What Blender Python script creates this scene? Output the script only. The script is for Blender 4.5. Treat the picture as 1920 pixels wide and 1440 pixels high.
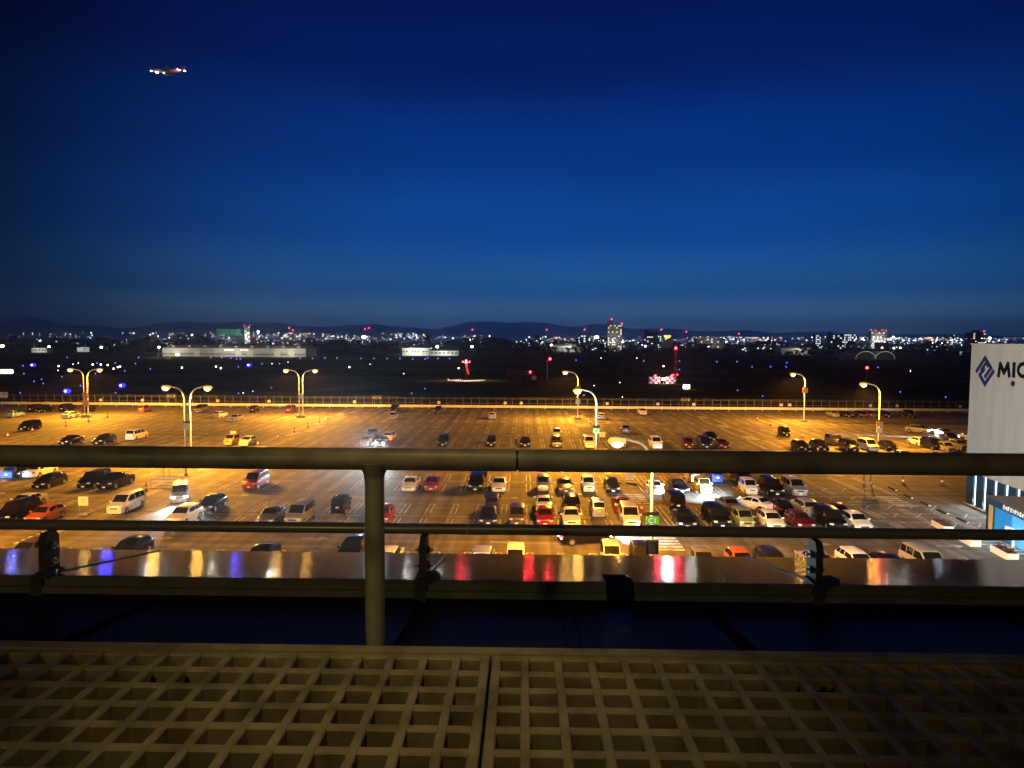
import bpy, bmesh, math, random
from mathutils import Vector, Matrix
R = math.radians
rnd = random.Random(7)
S = bpy.context.scene
for o in list(bpy.data.objects):
    bpy.data.objects.remove(o)
COL = S.collection

# ------------------------------------------------------------------ camera
EYE = 18.0                       # metres above the car park
F = 1331.0                       # focal length for a 1920 px wide frame
cam_d = bpy.data.cameras.new('camera')
cam = bpy.data.objects.new('camera', cam_d)
COL.objects.link(cam)
cam_d.sensor_width = 36.0
cam_d.lens = 36.0 * F / 1920.0
cam_d.clip_start = 0.05
cam_d.clip_end = 60000.0
cam.location = (0, 0, EYE)
cam.matrix_world = (Matrix.Translation((0, 0, EYE)) @ Matrix.Rotation(R(1.03), 4, 'Z')
                    @ Matrix.Rotation(R(90 - 3.57), 4, 'X') @ Matrix.Rotation(0.0058, 4, 'Z'))
S.camera = cam
CM = cam.matrix_world.copy()

# ------------------------------------------------------------------ world (clear blue dusk)
W = bpy.data.worlds.new('World')
S.world = W
W.use_nodes = True
nt = W.node_tree
nt.nodes.clear()
wo = nt.nodes.new('ShaderNodeOutputWorld')
bg = nt.nodes.new('ShaderNodeBackground')
tc = nt.nodes.new('ShaderNodeTexCoord')
sx = nt.nodes.new('ShaderNodeSeparateXYZ')
nt.links.new(tc.outputs['Generated'], sx.inputs[0])
ramp = nt.nodes.new('ShaderNodeValToRGB')
nt.links.new(sx.outputs['Z'], ramp.inputs[0])
cr = ramp.color_ramp
cr.interpolation = 'EASE'
stops = [(0.0, (0.230, 0.470, 0.740)), (0.02, (0.165, 0.400, 0.690)), (0.07, (0.0190, 0.140, 0.420)),
         (0.15, (0.0023, 0.069, 0.350)), (0.25, (0.0012, 0.036, 0.240)), (0.36, (0.0009, 0.0100, 0.112)),
         (0.46, (0.0008, 0.0040, 0.060)), (0.60, (0.0006, 0.0022, 0.026)), (1.0, (0.0005, 0.0018, 0.020))]
while len(cr.elements) > 1:
    cr.elements.remove(cr.elements[-1])
cr.elements[0].position, cr.elements[0].color = stops[0][0], (*stops[0][1], 1)
for p, c in stops[1:]:
    e = cr.elements.new(p)
    e.color = (*c, 1)
# afterglow: the dusk is brighter towards one compass direction and falls off smoothly around
vm = nt.nodes.new('ShaderNodeVectorMath'); vm.operation = 'MULTIPLY'
nt.links.new(tc.outputs['Generated'], vm.inputs[0]); vm.inputs[1].default_value = (1, 1, 0)
vn = nt.nodes.new('ShaderNodeVectorMath'); vn.operation = 'NORMALIZE'
nt.links.new(vm.outputs[0], vn.inputs[0])
vd = nt.nodes.new('ShaderNodeVectorMath'); vd.operation = 'DOT_PRODUCT'
nt.links.new(vn.outputs[0], vd.inputs[0])
az = R(6)
vd.inputs[1].default_value = (math.sin(az), math.cos(az), 0)
mr = nt.nodes.new('ShaderNodeMapRange')
mr.interpolation_type = 'SMOOTHSTEP'
nt.links.new(vd.outputs['Value'], mr.inputs['Value'])
mr.inputs['From Min'].default_value = 0.69
mr.inputs['From Max'].default_value = 1.0
mr.inputs['To Min'].default_value = 0.09
mr.inputs['To Max'].default_value = 1.0
mx = nt.nodes.new('ShaderNodeMixRGB'); mx.blend_type = 'MULTIPLY'; mx.inputs[0].default_value = 1
nt.links.new(ramp.outputs[0], mx.inputs[1])
nt.links.new(mr.outputs[0], mx.inputs[2])
# faint uneven streaks of high thin cloud
cmp_ = nt.nodes.new('ShaderNodeMapping'); cmp_.inputs['Scale'].default_value = (2.2, 2.2, 11)
nt.links.new(tc.outputs['Generated'], cmp_.inputs[0])
cno = nt.nodes.new('ShaderNodeTexNoise'); cno.inputs['Scale'].default_value = 2.0; cno.inputs['Detail'].default_value = 5
nt.links.new(cmp_.outputs[0], cno.inputs['Vector'])
cmr = nt.nodes.new('ShaderNodeMapRange'); cmr.inputs[1].default_value = .3; cmr.inputs[2].default_value = .7; cmr.inputs[3].default_value = .93; cmr.inputs[4].default_value = 1.07
nt.links.new(cno.outputs['Fac'], cmr.inputs[0])
mx2 = nt.nodes.new('ShaderNodeMixRGB'); mx2.blend_type = 'MULTIPLY'; mx2.inputs[0].default_value = 1
nt.links.new(mx.outputs[0], mx2.inputs[1]); nt.links.new(cmr.outputs[0], mx2.inputs[2])
nt.links.new(mx2.outputs[0], bg.inputs[0])
bg.inputs[1].default_value = 1.0
nt.links.new(bg.outputs[0], wo.inputs[0])

S.view_settings.view_transform = 'Standard'
S.view_settings.look = 'None'
S.view_settings.exposure = 0.0
S.view_settings.gamma = 1.0
S.view_settings.use_curve_mapping = False
S.cycles.max_bounces = 5
S.cycles.diffuse_bounces = 2
S.cycles.glossy_bounces = 3
S.cycles.volume_bounces = 1
S.cycles.sample_clamp_indirect = 3.0
S.cycles.caustics_reflective = False
S.cycles.caustics_refractive = False

# ------------------------------------------------------------------ pixel -> world helpers (survey of the photo)
def ray(px, py):
    d = Vector(((px - 960) / F, -(py - 720) / F, -1.0))
    return (CM.to_3x3() @ d).normalized()

def at(px, py, z=0.0):
    d = ray(px, py)
    t = (z - EYE) / d.z
    return Vector((0, 0, EYE)) + d * t

def atY(px, py, Y):
    d = ray(px, py)
    return Vector((0, 0, EYE)) + d * (Y / d.y)

def at_plane(px, py, p0, n):
    d = ray(px, py)
    o = Vector((0, 0, EYE))
    return o + d * ((p0 - o).dot(n) / d.dot(n))

# ------------------------------------------------------------------ materials
MATS = {}
def mat(name, col=(0.5, 0.5, 0.5), rough=0.6, metal=0.0, spec=0.5, coat=0.0, emit=None, strength=1.0, sample=False):
    if name in MATS:
        return MATS[name]
    m = bpy.data.materials.new(name)
    m.use_nodes = True
    b = m.node_tree.nodes['Principled BSDF']
    b.inputs['Base Color'].default_value = (*col, 1)
    b.inputs['Roughness'].default_value = rough
    b.inputs['Metallic'].default_value = metal
    b.inputs['Specular IOR Level'].default_value = spec
    b.inputs['Coat Weight'].default_value = coat
    if emit:
        b.inputs['Emission Color'].default_value = (*emit, 1)
        b.inputs['Emission Strength'].default_value = strength
        if not sample:
            m.cycles.emission_sampling = 'NONE'
    MATS[name] = m
    return m

def noisy(m, scale=(1, 1, 1), c1=(0.1, 0.1, 0.1), c2=(0.2, 0.2, 0.2), nscale=4.0, detail=6.0, lo=0.35, hi=0.65,
          bump=0.0, bscale=60.0, rough_var=None, extra=None, world=False):
    n = m.node_tree.nodes; l = m.node_tree.links
    b = n['Principled BSDF']
    t = n.new('ShaderNodeTexCoord')
    mp = n.new('ShaderNodeMapping'); mp.inputs['Scale'].default_value = scale
    src = n.new('ShaderNodeNewGeometry').outputs['Position'] if world else t.outputs['Object']
    l.new(src, mp.inputs[0])
    no = n.new('ShaderNodeTexNoise'); no.inputs['Scale'].default_value = nscale; no.inputs['Detail'].default_value = detail
    l.new(mp.outputs[0], no.inputs['Vector'])
    rp = n.new('ShaderNodeValToRGB')
    rp.color_ramp.elements[0].position = lo; rp.color_ramp.elements[0].color = (*c1, 1)
    rp.color_ramp.elements[1].position = hi; rp.color_ramp.elements[1].color = (*c2, 1)
    l.new(no.outputs['Fac'], rp.inputs[0])
    out = rp.outputs[0]
    if extra:
        out = extra(n, l, t, out)
    l.new(out, b.inputs['Base Color'])
    if bump:
        n2 = n.new('ShaderNodeTexNoise'); n2.inputs['Scale'].default_value = bscale; n2.inputs['Detail'].default_value = 3
        l.new(src, n2.inputs['Vector'])
        bp = n.new('ShaderNodeBump'); bp.inputs['Strength'].default_value = bump; bp.inputs['Distance'].default_value = 0.01
        l.new(n2.outputs['Fac'], bp.inputs['Height'])
        l.new(bp.outputs[0], b.inputs['Normal'])
    if rough_var:
        rr = n.new('ShaderNodeMapRange')
        rr.inputs['To Min'].default_value, rr.inputs['To Max'].default_value = rough_var
        l.new(no.outputs['Fac'], rr.inputs[0])
        l.new(rr.outputs[0], b.inputs['Roughness'])
    return m

# ------------------------------------------------------------------ mesh builder
class MB:
    def __init__(s):
        s.v = []; s.f = []; s.mi = []
    def quad(s, *p, m=0):
        i = len(s.v); s.v += [tuple(q) for q in p]; s.f.append(tuple(range(i, i + len(p)))); s.mi.append(m)
    def box(s, c, d, m=0, rz=0.0, taper=1.0):
        cx, cy, cz = c; hx, hy, hz = d[0] / 2, d[1] / 2, d[2] / 2
        i = len(s.v); ca, sa = math.cos(rz), math.sin(rz)
        for z, k in ((-hz, 1.0), (hz, taper)):
            for x, y in ((-hx * k, -hy * k), (hx * k, -hy * k), (hx * k, hy * k), (-hx * k, hy * k)):
                s.v.append((cx + x * ca - y * sa, cy + x * sa + y * ca, cz + z))
        for f in ((3, 2, 1, 0), (4, 5, 6, 7), (0, 1, 5, 4), (1, 2, 6, 5), (2, 3, 7, 6), (3, 0, 4, 7)):
            s.f.append(tuple(i + k for k in f)); s.mi.append(m)
    def tube(s, pts, r, n=10, m=0, caps=True):
        pts = [Vector(p) for p in pts]
        rs = r if isinstance(r, (list, tuple)) else [r] * len(pts)
        prev = None; base = len(s.v)
        for k, p in enumerate(pts):
            d = (pts[min(k + 1, len(pts) - 1)] - pts[max(k - 1, 0)]).normalized()
            a = Vector((0, 0, 1)) if abs(d.z) < 0.95 else Vector((1, 0, 0))
            if prev is not None:
                a = prev
            u = (a - d * a.dot(d)).normalized(); w = d.cross(u); prev = u
            for j in range(n):
                t = 2 * math.pi * j / n
                s.v.append(tuple(p + (u * math.cos(t) + w * math.sin(t)) * rs[k]))
        for k in range(len(pts) - 1):
            for j in range(n):
                a = base + k * n + j; b = base + k * n + (j + 1) % n
                s.f.append((a, b, b + n, a + n)); s.mi.append(m)
        if caps:
            s.f.append(tuple(base + j for j in reversed(range(n)))); s.mi.append(m)
            e = base + (len(pts) - 1) * n
            s.f.append(tuple(e + j for j in range(n))); s.mi.append(m)
    def lathe(s, c, prof, n=12, m=0):       # prof: (r, z) bottom to top
        base = len(s.v)
        for r, z in prof:
            for j in range(n):
                t = 2 * math.pi * j / n
                s.v.append((c[0] + r * math.cos(t), c[1] + r * math.sin(t), c[2] + z))
        for k in range(len(prof) - 1):
            for j in range(n):
                a = base + k * n + j; b = base + k * n + (j + 1) % n
                s.f.append((a, b, b + n, a + n)); s.mi.append(m)
        s.f.append(tuple(base + j for j in reversed(range(n)))); s.mi.append(m)
        e = base + (len(prof) - 1) * n
        s.f.append(tuple(e + j for j in range(n))); s.mi.append(m)
    def ball(s, c, r, n=8, k=6, m=0, sc=(1, 1, 1)):
        c = Vector(c)
        prof = [(math.sin(math.pi * i / k), -math.cos(math.pi * i / k)) for i in range(k + 1)]
        base = len(s.v)
        for rr, z in prof:
            rr = max(rr, 0.02)
            for j in range(n):
                t = 2 * math.pi * j / n
                s.v.append((c.x + r * rr * math.cos(t) * sc[0], c.y + r * rr * math.sin(t) * sc[1], c.z + r * z * sc[2]))
        for q in range(k):
            for j in range(n):
                a = base + q * n + j; b = base + q * n + (j + 1) % n
                s.f.append((a, b, b + n, a + n)); s.mi.append(m)
        s.f.append(tuple(base + j for j in reversed(range(n)))); s.mi.append(m)
        e = base + k * n
        s.f.append(tuple(e + j for j in range(n))); s.mi.append(m)
    def mesh(s, name, mats=(), smooth=None):
        me = bpy.data.meshes.new(name)
        me.from_pydata(s.v, [], s.f)
        for m in (mats if isinstance(mats, (list, tuple)) else [mats]):
            me.materials.append(m)
        if any(s.mi):
            me.polygons.foreach_set('material_index', s.mi)
        me.update()
        if smooth is not None:
            me.polygons.foreach_set('use_smooth', [True] * len(me.polygons))
            me.set_sharp_from_angle(angle=R(smooth))
        return me
    def obj(s, name, mats=(), parent=None, smooth=None, loc=None, rot=None):
        return link(name, s.mesh(name, mats, smooth), parent, loc, rot)

def link(name, me, parent=None, loc=None, rot=None):
    o = bpy.data.objects.new(name, me)
    COL.objects.link(o)
    if parent is not None:
        o.parent = parent
    if loc is not None:
        o.location = loc
    if rot is not None:
        o.rotation_euler = rot
    return o

def tag(o, label=None, cat=None, group=None, kind=None):
    if label: o['label'] = label
    if cat: o['category'] = cat
    if group: o['group'] = group
    if kind: o['kind'] = kind
    return o

def thing(name, label, cat, loc=(0, 0, 0), rz=0.0, group=None):
    o = bpy.data.objects.new(name, None)
    o.empty_display_size = 0.2
    COL.objects.link(o)
    o.location = loc
    o.rotation_euler = (0, 0, rz)
    return tag(o, label, cat, group)

KIDS = {}
def copy_tree(o, parent=None):
    c = o.copy(); COL.objects.link(c)
    if parent is not None:
        c.parent = parent
    for ch in o.children:
        copy_tree(ch, c)
    return c

def text_mesh(txt, size, extrude, name):
    cu = bpy.data.curves.new(name, 'FONT')
    cu.body = txt; cu.size = size; cu.extrude = extrude; cu.align_x = 'CENTER'; cu.align_y = 'CENTER'
    ob = bpy.data.objects.new(name, cu)
    COL.objects.link(ob)
    dg = bpy.context.evaluated_depsgraph_get()
    me = bpy.data.meshes.new_from_object(ob.evaluated_get(dg))
    bpy.data.objects.remove(ob)
    bpy.data.curves.remove(cu)
    return me

def light(name, kind, loc, power, col, parent=None, radius=0.1, aim=None, size=None, blend=0.5):
    d = bpy.data.lights.new(name, kind)
    d.energy = power; d.color = col
    if kind in ('POINT', 'SPOT'):
        d.shadow_soft_size = radius
    if kind == 'SPOT':
        d.spot_size = size; d.spot_blend = blend
    if kind == 'AREA':
        d.shape = 'RECTANGLE'; d.size, d.size_y = size
    o = bpy.data.objects.new(name, d)
    COL.objects.link(o)
    o.location = loc
    if aim is not None:
        o.rotation_euler = Vector(aim).to_track_quat('-Z', 'Y').to_euler()
    if parent is not None:
        o.parent = parent
    return o

AMBER = (1.0, 0.40, 0.030)
COOL = (0.72, 0.90, 1.0)

# ------------------------------------------------------------------ ground, car park, airfield
m_air = noisy(mat('airfield_grass', (0.05, 0.04, 0.02), 1.0, spec=0.0), c1=(0.020, 0.015, 0.004), c2=(0.060, 0.042, 0.010),
              nscale=0.02, detail=10, bump=0.3, bscale=3)
g = MB()
g.quad((-17000, -300, -0.35), (17000, -300, -0.35), (17000, 23000, -0.35), (-17000, 23000, -0.35))
tag(g.obj('ground', m_air), 'dark flat grassland running out to the hills', kind='structure')

# concrete of the car park: faint slab joints, tyre tracks, stains
def slab_extra(n, l, t, out):
    mp = n.new('ShaderNodeMapping'); mp.inputs['Scale'].default_value = (1.0, 0.02, 1)
    l.new(t.outputs['Object'], mp.inputs[0])
    no = n.new('ShaderNodeTexNoise'); no.inputs['Scale'].default_value = 1.1; no.inputs['Detail'].default_value = 5
    l.new(mp.outputs[0], no.inputs['Vector'])
    mp2 = n.new('ShaderNodeMapping'); mp2.inputs['Scale'].default_value = (0.03, 1.0, 1)
    l.new(t.outputs['Object'], mp2.inputs[0])
    no2 = n.new('ShaderNodeTexNoise'); no2.inputs['Scale'].default_value = 0.8; no2.inputs['Detail'].default_value = 5
    l.new(mp2.outputs[0], no2.inputs['Vector'])
    a = n.new('ShaderNodeMath'); a.operation = 'MULTIPLY'
    l.new(no.outputs['Fac'], a.inputs[0]); l.new(no2.outputs['Fac'], a.inputs[1])
    r = n.new('ShaderNodeMapRange'); r.inputs[1].default_value = 0.12; r.inputs[2].default_value = 0.4
    r.inputs[3].default_value = 0.36; r.inputs[4].default_value = 1.36
    l.new(a.outputs[0], r.inputs[0])
    br = n.new('ShaderNodeTexBrick')
    br.offset = 0.0
    br.inputs['Color1'].default_value = (1, 1, 1, 1); br.inputs['Color2'].default_value = (0.86, 0.86, 0.86, 1)
    br.inputs['Mortar'].default_value = (0.62, 0.62, 0.62, 1)
    br.inputs['Scale'].default_value = 1.0; br.inputs['Mortar Size'].default_value = 0.03
    br.inputs['Brick Width'].default_value = 15.0; br.inputs['Row Height'].default_value = 17.4
    mpb = n.new('ShaderNodeMapping'); mpb.inputs['Location'].default_value = (3.7, -9.4, 0)
    l.new(t.outputs['Object'], mpb.inputs[0]); l.new(mpb.outputs[0], br.inputs['Vector'])
    m1 = n.new('ShaderNodeMixRGB'); m1.blend_type = 'MULTIPLY'; m1.inputs[0].default_value = 1
    l.new(out, m1.inputs[1]); l.new(r.outputs[0], m1.inputs[2])
    m2 = n.new('ShaderNodeMixRGB'); m2.blend_type = 'MULTIPLY'; m2.inputs[0].default_value = 1
    l.new(m1.outputs[0], m2.inputs[1]); l.new(br.outputs[0], m2.inputs[2])
    return m2.outputs[0]
m_lot = noisy(mat('lot_concrete', (0.14, 0.13, 0.12), 0.8, spec=0.3), c1=(0.115, 0.101, 0.080), c2=(0.200, 0.176, 0.142),
              nscale=0.35, detail=12, lo=0.3, hi=0.7, bump=0.25, bscale=9, extra=slab_extra)
g = MB()
g.quad((-190, 4.9, 0), (165, 4.9, 0), (165, 185.5, 0), (-190, 185.5, 0))
g.quad((-190, 185.5, 0), (165, 185.5, 0), (165, 185.5, -0.35), (-190, 185.5, -0.35))
tag(g.obj('car_park', m_lot), 'wide concrete car park lit amber by street lamps', kind='structure')

# taxiways and runway on the airfield
m_tar = noisy(mat('taxiway_asphalt', (0.05, 0.05, 0.05), 1.0, spec=0.0), c1=(0.036, 0.032, 0.024), c2=(0.085, 0.074, 0.055), nscale=0.05, detail=8)
g = MB()
for y0, y1 in ((224, 243), (330, 346), (410, 455), (610, 640)):
    g.quad((-1500, y0, -0.33), (1500, y0, -0.33), (1500, y1, -0.33), (-1500, y1, -0.33))
for x0, w, y0, y1 in ((-150, 24, 243, 330), (-330, 26, 346, 410), (240, 26, 346, 410), (60, 22, 455, 610), (-520, 26, 455, 610), (-78, 20, 243, 330)):
    g.quad((x0, y0, -0.326), (x0 + w, y0, -0.326), (x0 + w + 22, y1, -0.326), (x0 + 22, y1, -0.326))
tag(g.obj('taxiway', m_tar), 'dim asphalt taxiways and runway across the airfield', kind='structure')

m_paint = noisy(mat('road_paint', (0.7, 0.7, 0.66), 0.7, spec=0.3), c1=(0.18, 0.17, 0.15), c2=(0.62, 0.61, 0.57), nscale=1.6, detail=10, lo=0.33, hi=0.62)
ln = MB()
def stripe(x0, y0, x1, y1, w=0.13):
    a = Vector((x0, y0, 0)); b = Vector((x1, y1, 0)); d = (b - a).normalized(); p = Vector((-d.y, d.x, 0)) * w / 2
    up = Vector((0, 0, 0.004))
    ln.quad(a - p + up, b - p + up, b + p + up, a + p + up)
MODY = 17.4
rowsY = [88.7 + MODY * k for k in range(-2, 6)]
def block(xa, xb, yc, wid=2.63):
    stripe(xa, yc, xb, yc, 0.12)
    n = int(round((xb - xa) / wid))
    for k in range(n + 1):
        xc = xa + k * wid
        for sg in (1, -1):
            y0 = yc + sg * 0.9; y1 = yc + sg * 5.2
            stripe(xc - 0.25, y0, xc - 0.25, y1); stripe(xc + 0.25, y0, xc + 0.25, y1)
            stripe(xc - 0.25, y1, xc + 0.25, y1)
for yc in rowsY:
    block(-12.61 - 2.63 * 11, -12.61 + 2.63 * 8, yc)
    block(15.6, 15.6 + 2.63 * 8, yc)
    block(-12.61 - 2.63 * 30, -12.61 - 2.63 * 14, yc)
    if yc > 100:
        block(46, 46 + 2.63 * 11, yc)
for xa in (10.0, 14.2, -45.2, -42.6, 40.3, 43.4):
    for k, yc in enumerate(rowsY):
        stripe(xa, yc - 5.4, xa, yc + 5.4, 0.15)
        stripe(xa + 0.5, yc - 5.4, xa + 0.5, yc + 5.4, 0.15)
for xa, xb in ((10.9, 13.9), (-44.6, -42.8), (40.9, 43.2)):
    for yc in rowsY:
        for k in range(6):
            yy = yc + MODY / 2 - 2.4 + k * 0.9
            ln.quad((xa, yy, 0.008), (xb, yy, 0.008), (xb, yy + 0.45, 0.008), (xa, yy + 0.45, 0.008))
for yc in rowsY:                       # direction arrows in the aisles
    for xx in (-62, -34, -20, -3, 25, 36.5):
        yy = yc + MODY / 2 + rnd.uniform(-.4, .4)
        stripe(xx, yy, xx + 2.4, yy, 0.16)
        stripe(xx + 2.4, yy, xx + 1.5, yy + 0.45, 0.16); stripe(xx + 2.4, yy, xx + 1.5, yy - 0.45, 0.16)
# hatched corner beside the cinema
for (xa, ya, xb, yb) in ((31.5, 87, 44, 87), (33, 82.5, 44, 82.5), (35, 78.2, 45, 78.2), (36, 74.3, 45, 74.3), (37.5, 70.6, 45, 70.6)):
    stripe(xa, ya, xb, yb, 0.12)
    for k in range(4):
        stripe(xa + 2 + k * 2.4, ya - 1.6, xa + 3.2 + k * 2.4, ya - 0.1, 0.12)
tag(ln.obj('bay_markings', m_paint), 'white painted bay lines, crossings and arrows on the car park', kind='structure')

# hills
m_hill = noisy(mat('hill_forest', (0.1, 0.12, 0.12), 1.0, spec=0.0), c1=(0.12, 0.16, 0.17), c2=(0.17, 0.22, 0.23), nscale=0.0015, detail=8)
def ridge(name, label, D, pts, depth=2600):
    mb = MB()
    xs = []
    fine = []
    for (a, b) in zip(pts[:-1], pts[1:]):
        n = max(2, int((b[0] - a[0]) / 9))
        for k in range(n):
            t = k / n
            fine.append((a[0] + (b[0] - a[0]) * t, a[1] + (b[1] - a[1]) * (3 * t * t - 2 * t ** 3) + rnd.uniform(-.7, .7)))
    fine.append(pts[-1])
    rows = []
    for px, py in fine:
        p = atY(px, py, D)
        zt = max(p.z, 4)
        rows.append([(p.x, D - depth * .5, -3), (p.x, D - depth * .22, zt * .45), (p.x, D, zt), (p.x * 1.02, D + depth * .4, zt * .5), (p.x * 1.04, D + depth * .8, -3)])
    base = 0
    for r in rows: mb.v += r
    n = 5
    for i in range(len(rows) - 1):
        for j in range(n - 1):
            a = i * n + j
            mb.f.append((a, a + n, a + n + 1, a + 1)); mb.mi.append(0)
    tag(mb.obj(name, m_hill, smooth=60), label, kind='structure')
ridge('hills', 'high peaked blue hill at the far left horizon', 15000, [(-260, 632), (-120, 612), (0, 604), (30, 599), (58, 594), (80, 598), (110, 609), (150, 608), (200, 613), (235, 616), (300, 606), (345, 603), (400, 605), (440, 603), (470, 605), (520, 605), (560, 611), (610, 613), (660, 609), (700, 608), (760, 613), (820, 618), (900, 622)])
ridge('hills', 'broad blue hill rising near the middle of the horizon', 17500, [(780, 626), (840, 612), (880, 604), (910, 603), (935, 604), (960, 605), (985, 603), (1020, 605), (1060, 612), (1085, 612), (1115, 607), (1150, 609), (1190, 617), (1260, 616), (1310, 621), (1400, 619), (1460, 624), (1540, 622), (1650, 627), (1780, 626), (1920, 630), (2150, 634)])

# ------------------------------------------------------------------ cars
PT = {}
def paint(name, col, rough=0.28, metal=0.15):
    PT[name] = mat('car_paint_' + name, col, rough, metal, 0.4 if col[0] > .03 else 0.22, 0.25 if col[0] > .03 else 0.0)
paint('white', (0.72, 0.71, 0.68)); paint('cream', (0.74, 0.70, 0.58)); paint('silver', (0.42, 0.42, 0.43), 0.3, 0.6)
paint('grey', (0.17, 0.17, 0.18), 0.3, 0.5); paint('black', (0.005, 0.0048, 0.0045), 0.2, 0.0); paint('bronze', (0.10, 0.075, 0.05), 0.28, 0.5)
paint('red', (0.24, 0.010, 0.010)); paint('dark red', (0.09, 0.006, 0.008)); paint('orange', (0.40, 0.085, 0.015))
paint('yellow', (0.50, 0.35, 0.07)); paint('navy', (0.010, 0.012, 0.055), 0.34); paint('blue', (0.02, 0.06, 0.28)); paint('light blue', (0.22, 0.36, 0.55))
paint('olive', (0.22, 0.24, 0.09)); paint('beige', (0.42, 0.37, 0.28), 0.3, 0.3)
M_glass = mat('car_glass', (0.008, 0.007, 0.006), 0.06, 0, 0.3)
M_tyre = mat('tyre_rubber', (0.012, 0.012, 0.012), 0.8); M_rim = mat('wheel_rim', (0.45, 0.45, 0.46), 0.3, 0.8)
M_lens = mat('headlight_lens', (0.7, 0.72, 0.72), 0.12, 0.3, 0.6); M_tail = mat('tail_lens', (0.22, 0.008, 0.008), 0.15)
M_lit = mat('headlight_lit', (0.9, 0.9, 0.9), 0.2, emit=(0.80, 0.93, 1.0), strength=120)
M_tlit = mat('tail_light_lit', (0.6, 0.02, 0.02), 0.2, emit=(1.0, 0.05, 0.06), strength=9)
M_rev = mat('reversing_light_lit', (0.9, 0.9, 0.9), 0.2, emit=(0.85, 0.93, 1.0), strength=25)
M_plate = mat('number_plate', (0.72, 0.72, 0.70), 0.5); M_yplate = mat('number_plate_yellow', (0.7, 0.55, 0.05), 0.5)
M_dark = mat('black_trim', (0.01, 0.01, 0.011), 0.4)

SPEC = {  # length, width, height, hood, cowl(y,z), wind-screen top y, roof rear y, rear glass foot(y,z), tail height, roof width, wheel r, windows
    'sedan':     dict(L=4.6, W=1.78, H=1.44, hood=0.82, cowl=(1.25, 0.96), wst=2.02, rr=3.20, rwb=(3.95, 1.03), tail=0.98, wr=.70, wheel=.32, win=(0.5,)),
    'coupe':     dict(L=4.4, W=1.80, H=1.33, hood=0.76, cowl=(1.40, 0.90), wst=2.15, rr=3.00, rwb=(3.85, 0.98), tail=0.94, wr=.68, wheel=.33, win=(0.62,)),
    'hatchback': dict(L=4.0, W=1.70, H=1.50, hood=0.86, cowl=(0.98, 1.00), wst=1.75, rr=3.35, rwb=(3.84, 1.02), tail=0.98, wr=.72, wheel=.31, win=(0.5,)),
    'box_car':   dict(L=3.4, W=1.48, H=1.75, hood=1.00, cowl=(0.62, 1.10), wst=1.20, rr=3.12, rwb=(3.33, 1.05), tail=1.00, wr=.86, wheel=.28, win=(0.5,)),
    'minivan':   dict(L=4.75, W=1.76, H=1.87, hood=1.00, cowl=(0.85, 1.12), wst=1.70, rr=4.35, rwb=(4.66, 1.12), tail=1.05, wr=.82, wheel=.33, win=(0.34, 0.68)),
    'suv':       dict(L=4.5, W=1.82, H=1.66, hood=1.00, cowl=(1.15, 1.12), wst=1.90, rr=3.80, rwb=(4.32, 1.12), tail=1.06, wr=.75, wheel=.36, win=(0.42, 0.76)),
    'wagon':     dict(L=4.5, W=1.72, H=1.50, hood=0.86, cowl=(1.15, 1.00), wst=1.88, rr=3.95, rwb=(4.36, 1.02), tail=0.98, wr=.74, wheel=.31, win=(0.42, 0.74)),
    'pickup':    dict(L=5.2, W=1.86, H=1.78, hood=1.06, cowl=(1.40, 1.16), wst=2.05, rr=3.05, rwb=(3.30, 1.18), tail=1.06, wr=.74, wheel=.38, win=(0.52,)),
}
def pl(y, tab):
    if y <= tab[0][0]: return tab[0][1]
    for (a, va), (b, vb) in zip(tab[:-1], tab[1:]):
        if y <= b:
            return va + (vb - va) * (y - a) / max(b - a, 1e-6)
    return tab[-1][1]

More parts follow.
